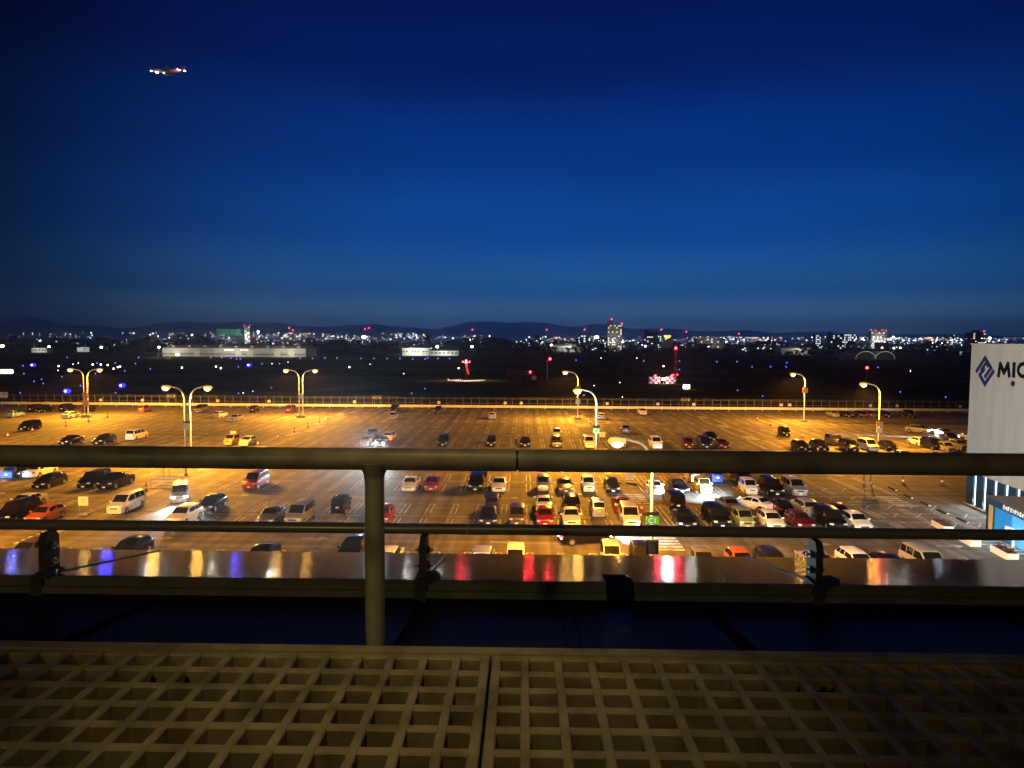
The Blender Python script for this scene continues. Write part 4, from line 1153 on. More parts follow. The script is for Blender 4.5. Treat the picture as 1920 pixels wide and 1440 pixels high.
tower(1529, 1539, 628, 1500, 'slim dark building with a bright white window column', M_tdark, 8, 3, .5, M_wcool, seed=8)
tower(1557, 1583, 628, 1400, 'dark slab block with lit left edge, right part of town', M_tdark, 8, 6, .18, M_wcool, cap=(-.4, .2, 5), seed=9)
tower(1819, 1848, 624, 1300, 'dark apartment block with lit edge windows behind the cinema roof', M_tdark, 9, 6, .25, M_wlit, cap=(0, .3, 4), reds=((.4, 3),), seed=10)
tower(1781, 1790, 627, 1800, 'narrow amber lit building left of the dark block by the cinema', M_con, 7, 3, .6, M_wlit, seed=11)
tower(1582, 1604, 626, 2000, 'bright white lit block near the right of town', M_con, 6, 6, .6, M_wcool, seed=12)
tower(459, 469, 612, 2300, 'pale tower with red lights on top at the left hills', M_wb, 9, 3, .35, M_wcool, reds=((-.5, 4), (.5, 4)), seed=13, glow=30000)
tower(1127, 1136, 636, 1250, 'small pale house block left of the beige tower', M_con, 4, 3, .4, M_wcool, seed=14)
# golf driving range net, lit green
P = atY(427, 640, 2300); w = 40 / F * 2300; h = atY(427, 617, 2300).z
root = thing('golf_net', 'green lit golf range net cage left of the pale tower', 'net', (P.x, 2300, 0))
zb = atY(427, 629, 2300).z
q = MB(); q.box((0, 10, (h + zb) / 2), (w, 20, h - zb)); q.obj('netting', mat('green_net', (.05, .35, .2), .9, emit=(.05, .6, .32), strength=.2), root)
q = MB(); q.box((0, -.4, h / 2), (.8, .8, h)); qe = q.mesh('mast', M_wb)
for k in range(9): link('mast', qe, root, (-w / 2 + k * w / 8, 0, 0))
# yellow crescent roof sign
P = atY(1251, 640, 1200)
root = thing('roof_sign', 'yellow lit half round sign on a white building', 'sign', (P.x, 1200, 0))
zz = atY(1251, 632, 1200).z
q = MB(); n = 12
for k in range(n):
    t0, t1 = math.pi * (1 + k / n), math.pi * (1 + (k + 1) / n)
    q.quad((0, -.5, zz + 2), (6.2 * math.cos(t0), -.5, zz + 3 + 5.6 * math.sin(t0)), (6.2 * math.cos(t1), -.5, zz + 3 + 5.6 * math.sin(t1)))
q.box((0, .3, zz + 1), (10, 1, 4))
q.obj('sign_face', mat('yellow_sign_face', (.9, .7, .1), .5, emit=(1.0, .68, .12), strength=1.6), root)
q = MB(); q.box((0, 6, (zz - 4) / 2), (15, 12, zz - 4)); q.obj('wall', M_wb, root)

# ordinary town houses and blocks
rt = random.Random(21)
M_tw = [M_tdark, M_con, mat('town_brown', (.10, .085, .07), .9), M_tdark, mat('town_grey', (.14, .14, .145), .9)]
TOWN = 'town buildings beyond the airfield'
wme = {}
for k in range(150):
    px = rt.uniform(-20, 1815)
    D = rt.uniform(980, 2300)
    if rt.random() < .45: px = rt.uniform(950, 1815)
    wpx = rt.uniform(9, 30) * 1200 / D
    h = rt.choice((6, 7, 8, 9, 12, 15)) * (D / 1500 + .2)
    if rt.random() < .12: h *= 1.5
    A = atY(px, 640, D); w = wpx / F * D
    h = min(h, 30)
    root = thing('town_building', ('tall ' if h > 13 else ('low gabled ' if h < 12 else 'flat roofed ')) + ('town building beyond the airfield, ' if D < 1400 else 'distant town building beyond the airfield, ') + near(px), 'building', (A.x, D, -.33), rt.uniform(-.2, .2), TOWN)
    q = MB(); q.box((0, 0, h / 2), (w, w * .7, h)); q.obj('wall', rt.choice(M_tw), root)
    q = MB()
    if h < 12:
        q.v += [(-w / 2 - .5, -w * .38, h), (w / 2 + .5, -w * .38, h), (w / 2 + .5, 0, h + 2.6), (-w / 2 - .5, 0, h + 2.6), (w / 2 + .5, w * .38, h), (-w / 2 - .5, w * .38, h)]
        q.f += [(0, 1, 2, 3), (3, 2, 4, 5), (0, 3, 5), (1, 4, 2)]; q.mi += [0] * 4
    else:
        q.box((0, 0, h + .4), (w + .5, w * .7 + .5, .8))
    q.obj('roof', M_roof, root)
    for j in range(rt.randint(0, 4)):
        c = rt.random() < .6
        ww, wh = rt.uniform(1.2, 3.2), rt.uniform(1.0, 1.8)
        e = MB(); e.box((0, 0, 0), (ww, .2, wh)); e.obj('lit_window', M_wcool if c else M_wlit, root, loc=(rt.uniform(-.4, .4) * w, -w * .35 - .05, rt.uniform(.3, .85) * h))

# far-off lamps of the town: too many to count
def pts_obj(name, label, gen, m):
    mb = MB(); cols = []
    for (p, r_, c) in gen:
        i = len(mb.v)
        x, y, z = p
        mb.v += [(x + r_, y, z), (x, y - r_, z), (x - r_, y, z), (x, y + r_, z), (x, y, z + r_), (x, y, z - r_)]
        for f in ((0, 4, 1), (1, 4, 2), (2, 4, 3), (3, 4, 0), (1, 5, 0), (2, 5, 1), (3, 5, 2), (0, 5, 3)):
            mb.f.append(tuple(i + q for q in f)); mb.mi.append(0)
        cols += [c] * 6
    me = mb.mesh(name, m)
    at_ = me.color_attributes.new('lamp_colour', 'FLOAT_COLOR', 'POINT')
    for i, c in enumerate(cols): at_.data[i].color = (*c, 1)
    o = link(name, me)
    tag(o, label, kind='stuff')
    return o
m = bpy.data.materials.new('town_lamps'); m.use_nodes = True
n_ = m.node_tree.nodes; l_ = m.node_tree.links; b_ = n_['Principled BSDF']
an = n_.new('ShaderNodeAttribute'); an.attribute_name = 'lamp_colour'
l_.new(an.outputs['Color'], b_.inputs['Emission Color']); b_.inputs['Emission Strength'].default_value = 9.0
b_.inputs['Base Color'].default_value = (0, 0, 0, 1)
m.cycles.emission_sampling = 'NONE'
def gen_lamps():
    rl = random.Random(5)
    pal = [(.85, .95, 1.0)] * 6 + [(1, .93, .78)] * 4 + [(.6, .95, 1.0)] * 2 + [(1, .65, .3)] * 2 + [(.75, 1, .85)] + [(1, .08, .1)]
    out = []
    clusters = [(500, 630, 60, 70), (600, 633, 50, 60), (690, 635, 40, 50), (760, 628, 22, 60), (545, 628, 60, 50), (1000, 638, 60, 45), (1100, 634, 50, 60), (1190, 638, 40, 60), (1300, 634, 60, 70), (1385, 633, 40, 90), (1440, 634, 30, 60), (1590, 632, 40, 60), (1680, 634, 40, 80), (1740, 634, 50, 80), (1780, 636, 30, 50), (1860, 634, 50, 70), (60, 629, 60, 22), (180, 628, 60, 22), (350, 628, 60, 26), (860, 632, 50, 36)]
    for cx, cyy, sp, n in clusters:
        for k in range(int(n * 1.25)):
            px = rl.gauss(cx, sp); py = cyy + (px - 960) * .0022 + abs(rl.gauss(0, 6.5)) - 3
            if px > 1821 and py > 642: continue
            D = rl.uniform(950, 2600)
            p = atY(px, py, D)
            if p.z < 1 or p.z > 60: 
                continue
            r_ = D / 2000 * rl.choice((.3, .35, .45, .45, .6, .8, 1.3))
            c = rl.choice(pal); s_ = rl.uniform(.25, 1.6)
            out.append(((p.x, p.y, p.z), r_, tuple(q * s_ for q in c)))
    return out
pts_obj('town_lamps', 'countless lamps of the town glittering below the hills', gen_lamps(), m)
# single bright lamps one can pick out
M_bright = mat('bright_flood', (1, 1, 1), .4, emit=(.82, .97, 1.0), strength=22)
M_bwarm = mat('bright_warm_flood', (1, .9, .7), .4, emit=(1.0, .85, .55), strength=16)
for (px, py, D, r_, m_, lab) in ((4, 649, 800, 2.0, M_bwarm, 'warm glaring lamp at the far left edge beyond the airfield'), (92, 650, 800, 1.2, M_bright, 'white lamp over the pale shed at far left'), (190, 651, 800, 1.3, M_bright, 'white lamp right of the lit front building'), (298, 651, 800, 1.2, M_bright, 'greenish white lamp at the left end of the hangar'),
        (484, 622, 1500, 2.2, M_bright, 'white floodlight beside the pale tower'), (820, 650, 760, 1.5, M_bright, 'bright white lamp over the low white building'), (885, 650, 760, 1.3, M_bright, 'white lamp on a tall post right of the low building'), (1119, 632, 1250, 3.2, M_bright, 'brightest white floodlight left of the beige tower'), (1034, 647, 1000, 1.6, M_bright, 'white lamp at the pale workshop gable'),
        (1210, 649, 1000, 1.4, M_bright, 'white lamp below the dark apartment block'), (1168, 641, 1100, 1.5, M_bright, 'white lamp at the foot of the beige tower'), (682, 632, 1500, 4.0, M_bright, 'wide white floodlight above the hangar right end'), (624, 639, 1400, 2.4, M_bright, 'white floodlight over the hangar roof'), (75, 639, 1200, 1.5, M_bwarm, 'warm lamp among the dark trees at far left'), (360, 628, 1500, 1.6, M_bright, 'white lamp on the dark wooded knoll'), (1856, 634, 1300, 2.2, M_bwarm, 'warm lamp beside the dark block behind the cinema'), (1675, 632, 1800, 2.4, M_bright, 'cool floodlight right of the floodlit office block'), (1654, 652, 1000, 1.1, M_bwarm, 'left warm lamp above the arched hangars'), (1676, 653, 1000, 1.1, M_bwarm, 'middle warm lamp above the arched hangars'), (1688, 652, 1000, 1.1, M_bwarm, 'right warm lamp above the arched hangars')):
    p = atY(px, py, D)
    root = thing('lamp_post', lab, 'lamp', (p.x, D, 0))
    q = MB(); q.tube([(0, 0, 0), (0, 0, p.z)], .15, 6); q.obj('pole', M_gal, root)
    q = MB(); q.ball((0, 0, p.z), r_, 8, 6, sc=(1, 1, .8)); q.obj('lamp_globe', m_, root, smooth=60)
# aerials with red lights
for (px, py, D, lab) in ((542, 615, 1800, 'left red lit aerial over the middle of town'), (549, 619, 1800, 'red lit aerial right beside the taller left one'), (684, 617, 1900, 'thin red lit mast above the hangar right end'), (692, 615, 1900, 'taller thin red lit mast above the hangar right end'), (886, 618, 1300, 'red lit mast standing over the low white buildings'), (1025, 618, 1800, 'red lit aerial left of the beige tower'), (1096, 618, 1700, 'red lit pole close left of the beige tower'), (1240, 618, 1300, 'red lit mast right of the dark apartment block'), (1287, 622, 1800, 'thin red lit mast over the wide pale building'), (1385, 626, 1900, 'red lit aerial over the brightest lamps of town')):
    p = atY(px, py, D)
    root = thing('aerial_mast', lab, 'mast', (p.x, D, 0))
    q = MB(); q.tube([(0, 0, 0), (0, 0, p.z)], [.5, .15], 6); q.obj('mast', M_rw_r, root)
    q = MB(); q.ball((0, 0, p.z), D / 1300, 8, 5); q.obj('beacon', M_red, root)

# trees along the far edge of the airfield
M_leaf = noisy(mat('leaves_dark', (.03, .045, .02), .9, spec=.1), c1=(.018, .028, .012), c2=(.05, .065, .03), nscale=.4)
M_bark = mat('bark', (.06, .05, .04), .9)
def tree_meshes(seed, h, w):
    rr = random.Random(seed)
    t = MB(); t.tube([(0, 0, 0), (.1, 0, h * .35), (-.1, .1, h * .75)], [h * .03, h * .022, h * .008], 6)
    for k in range(4):
        a = rr.uniform(0, 6.28); t.tube([(0, 0, h * (.3 + .1 * k)), (math.cos(a) * w * .3, math.sin(a) * w * .3, h * (.5 + .1 * k))], [h * .012, h * .004], 5)
    lv = MB()
    cl = [(rr.uniform(-.34, .34) * w, rr.uniform(-.34, .34) * w, h * rr.uniform(.36, .86), rr.uniform(.16, .28) * w) for _ in range(9)]
    for (x, y, z, r_) in cl:
        for k in range(50):
            d = Vector((rr.gauss(0, 1), rr.gauss(0, 1), rr.gauss(0, .8))).normalized() * r_ * rr.uniform(.5, 1.05)
            p = Vector((x, y, z)) + d; s_ = rr.uniform(.3, .75)
            u = Vector((rr.gauss(0, 1), rr.gauss(0, 1), rr.gauss(0, 1))).normalized() * s_; v = u.cross(Vector((rr.gauss(0, 1), rr.gauss(0, 1), rr.gauss(0, 1)))).normalized() * s_
            lv.quad(p - u, p - v * .7, p + u, p + v * .7)
    return t.mesh('trunk', M_bark), lv.mesh('crown', M_leaf)
TR = [tree_meshes(s_, h, w) for s_, h, w in ((1, 11, 9), (2, 9, 8), (3, 13, 9), (4, 8, 9))]
rr = random.Random(4)
for k in range(110):
    px = rr.uniform(-30, 1815)
    if 780 < px < 860 and rr.random() < .8: px = rr.uniform(860, 1815)
    D = rr.uniform(800, 940)
    if 290 < px < 640: D = rr.uniform(780, 900)
    p = atY(px, 640, D); t, c = rr.choice(TR)
    root = thing('tree', ('dark tree on the far edge of the airfield, ' if D > 860 else 'nearer dark tree on the far edge of the airfield, ') + near(px), 'tree', (p.x, D, -.33), rr.uniform(0, 6), 'dark trees along the far edge of the airfield')
    s_ = rr.uniform(.7, 1.15); root.scale = (s_ * 1.15, s_ * 1.15, s_)
    link('trunk', t, root); link('crown', c, root)
lv = MB()
for k in range(16000):
    px = rr.uniform(-60, 1815); D = rr.uniform(900, 1150)
    hh = 4.5 + 3.0 * math.sin(px * .021) + 2.5 * math.sin(px * .057 + 1) + rr.uniform(-1, 1)
    p = atY(px, 640, D); s_ = rr.uniform(.7, 1.7)
    c = Vector((p.x, D, max(.2, rr.uniform(0, 1) * hh)))
    u = Vector((rr.gauss(0, 1), rr.gauss(0, 1), rr.gauss(0, 1))).normalized() * s_; v = u.cross(Vector((rr.gauss(0, 1), rr.gauss(0, 1), rr.gauss(0, 1)))).normalized() * s_
    lv.quad(c - u, c - v, c + u, c + v)
tag(lv.obj('woods', M_leaf), 'dark belt of woods and hedges between airfield and town', kind='stuff')
# wooded knoll left of the golf net
def knoll(px, w, h, D, label):
    P = atY(px, 640, D); q = MB(); rings = 7; n = 28
    for k in range(rings + 1):
        f = k / rings
        for j in range(n):
            a = 2 * math.pi * j / n
            rr_ = (w / 2) * (1 - f) ** .75 * (1 + rr.uniform(-.05, .05))
            q.v.append((P.x + rr_ * math.cos(a), D + rr_ * .6 * math.sin(a), -.3 + h * math.sin(f * math.pi / 2) + rr.uniform(-1, 1) * (k > 0)))
    for k in range(rings):
        for j in range(n):
            a = k * n + j; b = k * n + (j + 1) % n
            q.f.append((a, b, b + n, a + n)); q.mi.append(0)
    tag(q.obj('hill', M_leaf), label, kind='structure')
knoll(352, 130, 28, 1600, 'small dark wooded knoll left of the golf net')
knoll(275, 60, 19, 900, 'small dark wooded mound left of the hangar')
knoll(905, 210, 24, 1500, 'low wooded rise right of the red lit mast')

# ------------------------------------------------------------------ the aircraft
Pa = atY(314, 134, 560)
root = thing('airliner', 'small airliner with red and white lights climbing in the upper left sky', 'aircraft', tuple(Pa), R(8))
M_fus = mat('aircraft_skin', (.5, .48, .46), .35, .2)
q = MB(); q.tube([(-12, 0, 0), (-11.2, 0, .05), (-9.5, 0, .1), (-6, 0, .15), (6, 0, .15), (10, 0, .6), (13, 0, 1.0)], [.15, .8, 1.35, 1.5, 1.5, .9, .25], 14); q.obj('fuselage', M_fus, root, smooth=60)
for sg in (1, -1):
    q = MB(); q.v += [(-2.6, 1.2 * sg, -.5), (2.0, 1.2 * sg, -.5), (4.6, 12 * sg, .4), (3.2, 12 * sg, .4), (-2.6, 1.2 * sg, -.1), (2.0, 1.2 * sg, -.2), (4.6, 12 * sg, .5), (3.2, 12 * sg, .5)]
    q.f += [(0, 1, 2, 3), (7, 6, 5, 4), (0, 4, 5, 1), (1, 5, 6, 2), (2, 6, 7, 3), (3, 7, 4, 0)]; q.mi += [0] * 6
    q.obj('wing', M_fus, root)
    q = MB(); q.tube([(-2.9, 4 * sg, -1.0), (-2.4, 4 * sg, -1.0), (0.2, 4 * sg, -1.0), (.8, 4 * sg, -1.0)], [.6, .75, .7, .45], 12); q.obj('engine', M_fus, root, smooth=50)
    q = MB(); q.v += [(10.2, .3 * sg, 1.0), (12.6, .3 * sg, 1.1), (13.6, 4.2 * sg, 1.4), (12.6, 4.2 * sg, 1.4), (10.2, .3 * sg, 1.2), (12.6, .3 * sg, 1.3), (13.6, 4.2 * sg, 1.5), (12.6, 4.2 * sg, 1.5)]
    q.f += [(0, 1, 2, 3), (7, 6, 5, 4), (0, 4, 5, 1), (1, 5, 6, 2), (2, 6, 7, 3), (3, 7, 4, 0)]; q.mi += [0] * 6
    q.obj('tailplane', M_fus, root)
q = MB(); q.v += [(9.6, -.12, 1.2), (12.8, -.12, 1.2), (14.0, -.06, 4.6), (12.4, -.06, 4.6), (9.6, .12, 1.2), (12.8, .12, 1.2), (14.0, .06, 4.6), (12.4, .06, 4.6)]
q.f += [(0, 1, 2, 3), (7, 6, 5, 4), (0, 4, 5, 1), (1, 5, 6, 2), (2, 6, 7, 3), (3, 7, 4, 0)]; q.mi += [0] * 6
q.obj('tail_fin', M_fus, root)
M_navw = mat('nav_white', (1, 1, 1), .3, emit=(.95, .95, 1.0), strength=14); M_navr = mat('nav_red', (1, .1, .1), .3, emit=(1, .10, .14), strength=12)
for (p, r_, m_) in (((-11.8, -.6, -.4), .45, M_navw), ((-7.5, -.5, -1.5), .55, M_navw), ((-2.4, -1.0, -1.7), .35, M_navw), ((12.9, -.3, .9), .5, M_navw), ((9.0, -.8, 1.1), .55, M_navw), ((7.6, -.4, 2.0), .6, M_navr), ((-8.5, -.9, -.9), .5, M_navr), ((6.0, -.8, -.6), .35, M_navr)):
    q = MB(); q.ball(p, r_, 8, 6, sc=(1.6, 1, .8)); q.obj('navigation_light', m_, root, smooth=60)
light('beacon_light', 'POINT', (7.0, -4.5, 1.8), 600, (1, .25, .25), root, .3)
light('landing_light', 'POINT', (-7, -5, -2.4), 350, (1, .85, .8), root, .3)

# ------------------------------------------------------------------ the cinema building at the right
CO = at(1810, 945); ang = math.atan2(0.102, 1.0)
root = thing('cinema', 'tall white cinema building with blue base and logo at the right edge', 'building', (CO.x, CO.y, 0), -ang)
# local frame: +X runs into the building, -Y runs along the wall towards the terrace; the visible wall is the plane x = 0
M_cwall = noisy(mat('cinema_white_cladding', (.66, .64, .60), .55), c1=(.61, .59, .55), c2=(.69, .67, .63), scale=(1, 1, .15), nscale=.7, detail=8, world=True)
HT = 17.76; HB = 3.75; LEN = 46
q = MB(); q.box((14, -LEN / 2, (HT + HB) / 2), (27.9, LEN - .02, HT - HB)); q.obj('core_wall', mat('cinema_core', (.3, .29, .28), .8), root)
q = MB(); q.box((.0, 0, 0), (.12, .98, HT - HB)); pe = q.mesh('cladding_panel', M_cwall)
for k in range(LEN): link('cladding_panel', pe, root, (-.03 + .004 * (k % 2), -.5 - k, (HT + HB) / 2))
q = MB(); q.box((14, .05, (HT + HB) / 2), (28.1, .1, HT - HB)); q.obj('end_wall', M_cwall, root)
q = MB(); q.box((14, -LEN / 2, HT + .06), (28.4, LEN + .3, .12)); q.obj('parapet_cap', M_cwall, root)
M_navy = mat('cinema_navy', (.010, .060, .15), .35); M_strip = mat('cinema_lit_strip', (.9, .95, 1), .4, emit=(.72, .90, 1.0), strength=2.4)
q = MB(); q.box((14.2, -LEN / 2, HB / 2 - .02), (27.6, LEN - .1, HB - .04)); q.obj('base_core', mat('cinema_base_dark', (.02, .03, .04), .5), root)
q = MB(); q.box((0, 0, 0), (.25, 1.45, HB)); pn = q.mesh('navy_panel', M_navy)
q = MB(); q.box((0, 0, 0), (.10, .52, HB - .15)); ps = q.mesh('window_strip', M_strip)
for k in range(22):
    link('navy_panel', pn, root, (.14, -.75 - k * 2.0, HB / 2)); link('window_strip', ps, root, (.22, -1.74 - k * 2.0, HB / 2))
q = MB(); q.box((-.10, -LEN / 2, .12), (.5, LEN, .24)); q.obj('plinth', mat('plinth_brown', (.16, .12, .08), .8), root)
for k in range(5):
    light('strip_light', 'AREA', (-.15, -1.74 - k * 2.0, 1.9), 120, (.75, .92, 1.0), root, size=(.4, 3.2), aim=(-1, 0, -.25))
rootw = root.matrix_basis.copy()
RW = Matrix.Translation((CO.x, CO.y, 0)) @ Matrix.Rotation(-ang, 4, 'Z'); RI = RW.inverted()
nW = (RW.to_3x3() @ Vector((1, 0, 0))).normalized(); pW = RW @ Vector((-.09, 0, 0))
def wall_pt(px, py, off=0.0, p0=None):
    w_ = at_plane(px, py, p0 if p0 is not None else pW, nW)
    l_ = RI @ w_
    return Vector((l_.x - off, l_.y, l_.z))
def stroke(mb, pts, wpx, thick=.05):
    # a raised bar along wall pixels, width measured across the wall
    P = [wall_pt(*p) for p in pts]
    for a, b in zip(P[:-1], P[1:]):
        d = (b - a); L_ = d.length; d.normalize(); nrm = Vector((0, d.z, -d.y))
        h = nrm * wpx / 2; e = d * wpx * .32
        base = [a - e - h, b + e - h, b + e + h, a - e + h]
        out = [p + Vector((-thick, 0, 0)) for p in base]
        i = len(mb.v)
        mb.v += [tuple(p) for p in base + out]
        for f in ((3, 2, 1, 0), (4, 5, 6, 7), (0, 1, 5, 4), (1, 2, 6, 5), (2, 3, 7, 6), (3, 0, 4, 7)):
            mb.f.append(tuple(i + q for q in f)); mb.mi.append(0)
M_logo = mat('logo_blue', (.008, .024, .12), .5, spec=.2); M_let = mat('letter_black', (.006, .007, .014), .7, spec=.1)
lg = thing('wall_logo', 'dark blue diamond emblem of interlocked strokes on the cinema wall', 'logo', (CO.x, CO.y, 0), -ang)
q = MB()
stroke(q, [(1831.5, 696), (1847.5, 671)], .40); stroke(q, [(1847.5, 671), (1859, 691)], .40); stroke(q, [(1858.5, 690.5), (1847.5, 706)], .40)
stroke(q, [(1840, 694), (1850, 680)], .34); stroke(q, [(1850, 680), (1853, 686)], .34)
stroke(q, [(1846, 692), (1837.5, 703)], .40); stroke(q, [(1837.5, 703), (1847, 720.5)], .40); stroke(q, [(1847, 720.5), (1863, 696.5)], .40)
q.obj('emblem', M_logo, lg)
lt = thing('wall_lettering', 'black raised letters beside the emblem high on the cinema wall', 'lettering', (CO.x, CO.y, 0), -ang)
q = MB()
stroke(q, [(1872.5, 705), (1876, 682)], .42); stroke(q, [(1876, 682), (1883, 699)], .42); stroke(q, [(1883, 699), (1890.5, 682)], .42); stroke(q, [(1890.5, 682), (1893, 705)], .42)
q.obj('letter', M_let, lt)
q = MB(); stroke(q, [(1902, 682), (1901, 705.5)], .45); q.obj('letter', M_let, lt)
q = MB()
arc = [(1927, 685), (1921, 682), (1914.5, 683.5), (1910.5, 689), (1909.5, 694.5), (1911, 700.5), (1915, 705), (1921, 706), (1927, 703)]
for a, b in zip(arc[:-1], arc[1:]): stroke(q, [a, b], .36)
q.obj('letter', M_let, lt)
q = MB(); c = wall_pt(1900.5, 719.5)
q.tube([(c.x - .02, c.y, c.z), (c.x - .1, c.y, c.z)], .27, 14); q.obj('dot', M_logo, lt)
# entrance porch
e0 = RI @ at(1848, 994)
ex = e0.x; ey = e0.y
porch = thing('cinema_entrance', 'dark blue entrance porch with glowing blue glass and katakana sign', 'entrance', tuple(RW @ Vector((ex, ey, 0))), -ang - R(4))
PHT = 3.35
q = MB(); q.box((2.2, -8, PHT - .35), (4.4, 16, .7)); q.obj('fascia', M_navy, porch)
q = MB(); q.box((2.2, -8, PHT + .03), (4.5, 16.1, .06)); q.obj('porch_roof', mat('porch_roof', (.20, .17, .14), .8), porch)
q = MB(); q.box((2.2, -.15, (PHT - .7) / 2), (4.4, .3, PHT - .7)); q.obj('end_wall', M_navy, porch)
q = MB(); q.box((.13, -.2, (PHT - .7) / 2), (.26, .38, PHT - .7)); q.obj('corner_post', M_navy, porch)
q = MB(); q.box((.06, -.86, (PHT - .62) / 2), (.10, .85, PHT - .8)); q.obj('gold_panel', mat('gold_panel', (.62, .46, .16), .5), porch)
q = MB(); q.box((.13, -1.42, (PHT - .7) / 2), (.26, .2, PHT - .7)); q.obj('mullion', M_navy, porch)
q = MB(); q.box((.10, -3.1, (PHT - .7) / 2), (.08, 3.1, PHT - .72)); q.obj('blue_glass', mat('blue_glass', (.02, .25, .6), .15, emit=(.0, .16, .52), strength=.6), porch)
q = MB(); q.box((.12, -6.2, (PHT - .7) / 2), (.08, 3.0, PHT - .72)); q.obj('bright_glass', mat('bright_blue_glass', (.1, .4, .7), .15, emit=(.04, .30, .80), strength=.75), porch)
q = MB(); q.box((.10, -7.9, (PHT - .7) / 2), (.22, .25, PHT - .7)); q.obj('mullion', M_navy, porch)
q = MB(); q.box((.12, -9.4, (PHT - .7) / 2), (.08, 2.7, PHT - .72)); q.obj('white_glass', mat('white_glass', (.8, .85, .9), .3, emit=(.85, .95, 1.0), strength=.9), porch)
me = text_mesh('ミッドランドシネマ', .52, .02, 'lettering'); me.materials.append(mat('porch_letters', (.9, .9, .9), .5, emit=(1, 1, 1), strength=.55))
o = link('lettering', me, porch, (-.03, -5.0, PHT - .36), (R(90), 0, R(-90)))
o.scale = (.80, 1, 1)
light('entrance_light', 'AREA', (-.6, -6, 2.6), 450, (.55, .80, 1.0), porch, size=(1.2, 6), aim=(-1, 0, -.7))
q = MB()
q.box((0, 0, 1.35), (.1, 2.6, .62)); q.box((0, 0, .5), (.1, .25, 1.2))
t_ = q.obj('notice_board', M_wht, None, loc=tuple(RW @ Vector((ex - .8, ey - 6.0, 0))), rot=(0, 0, -ang))
tag(t_, 'white T shaped notice board in front of the entrance glass', 'sign')
# planters, wheel stops, posts
M_plant = mat('planter_white', (.74, .74, .70), .6); M_soil = mat('soil', (.05, .035, .025), .95)
M_shrub = noisy(mat('shrub_red_brown', (.12, .05, .03), .9), c1=(.06, .03, .02), c2=(.18, .07, .045), nscale=5)
for (px, py, lab, rz_) in ((1783, 999, 'white planter box with dark shrubs in front of the cinema', 0), (1904, 1052, 'white planter box with reddish shrubs at the lower right', 0), (1834, 1026, 'white planter box cut by the lower pipe', 0)):
    P = at(px, py)
    root = thing('planter', lab, 'planter', (P.x, P.y + 1.4, 0), -ang)
    q = MB(); q.box((0, 0, .28), (.9, 2.6, .56)); q.obj('box', M_plant, root)
    q = MB(); q.box((0, 0, .57), (.74, 2.44, .06)); q.obj('soil', M_soil, root)
    q = MB(); rp = random.Random(px)
    for k in range(260):
        c = Vector((rp.uniform(-.36, .36), rp.uniform(-1.15, 1.15), .6 + abs(rp.gauss(0, .16)))); s_ = rp.uniform(.05, .11)
        u = Vector((rp.gauss(0, 1), rp.gauss(0, 1), rp.gauss(0, 1))).normalized() * s_; v = u.cross(Vector((0, .3, 1))).normalized() * s_ * .7
        q.quad(c - u, c - v, c + u, c + v)
    q.obj('foliage', M_shrub, root)
for (px, py, lab) in ((1673, 917, 'farthest dark wheel stop bar on the hatched corner'), (1702, 931, 'second dark wheel stop bar on the hatched corner'), (1734, 945, 'third dark wheel stop bar on the hatched corner'), (1767, 960, 'fourth dark wheel stop bar by the cinema wall'), (1804, 976, 'nearest dark wheel stop bar by the cinema wall')):
    P = at(px, py)
    root = thing('wheel_stop', lab, 'wheel stop', (P.x, P.y, 0), -ang, 'wheel stops by the cinema')
    q = MB(); q.box((0, 0, .07), (.26, 2.2, .14), taper=.8); q.obj('bar', M_tyre, root)
    q = MB(); q.box((0, -1.14, .08), (.22, .08, .12)); q.obj('end_cap', M_wht, root)
P = at(1626, 907)
root = thing('gate_posts', 'pair of dark sign posts standing right of the silver minivan', 'sign post', (P.x, P.y, 0))
for sg in (-1, 1):
    q = MB(); q.tube([(sg * .42, 0, 0), (sg * .42, 0, 2.9)], .07, 8); q.obj('post', M_dark, root)
    q = MB(); q.lathe((sg * .42, 0, 0), [(.22, 0), (.2, .28), (.1, .32)], 10); q.obj('foot', M_conc, root)
q = MB(); q.box((0, 0, 2.7), (1.3, .1, .9)); q.obj('board', M_gsign, root)
# assumed floodlight, added out of view to light the cinema wall and ground
FL = Vector((17, 6.2, 13.5))
root = thing('assumed_floodlight', 'assumed floodlight out of view, added on the terrace building wall to light the cinema', 'floodlight', tuple(FL))
q = MB(); q.tube([(0, -2.0, 0), (0, 0, 0)], .06, 6); q.obj('bracket', M_gal, root)
q = MB(); q.box((0, .1, 0), (.6, .35, .4)); q.obj('housing', M_gal, root)
for (fx, fp, lab) in ((-22, 46000, 'assumed floodlight out of view on the terrace building wall, over the left bays'), (4, 26000, 'assumed floodlight out of view on the terrace building wall, over the middle bays')):  # assumed out-of-view floods, added for neutral light on the near cars
    r2 = thing('assumed_floodlight', lab, 'floodlight', (fx, 6.0, 13.2))
    q = MB(); q.tube([(0, -1.9, 0), (0, 0, 0)], .06, 6); q.obj('bracket', M_gal, r2)
    q = MB(); q.box((0, .1, 0), (.6, .35, .4)); q.obj('housing', M_gal, r2)
    light('assumed_flood_beam', 'SPOT', (0, .6, 0), fp, (1.0, .90, .76), r2, .15, (.05, 1, -.24), R(95), .9)
light('assumed_flood_beam', 'SPOT', (.15, .6, 0), 150000, (1.0, .91, .76), root, .25, Vector((48, 68, 10)) - FL, R(62), .7)
light('assumed_flood_beam', 'SPOT', (.35, .6, 0), 26000, (.95, 1.0, .80), root, .25, Vector((40, 60, 0)) - FL, R(75), .9)

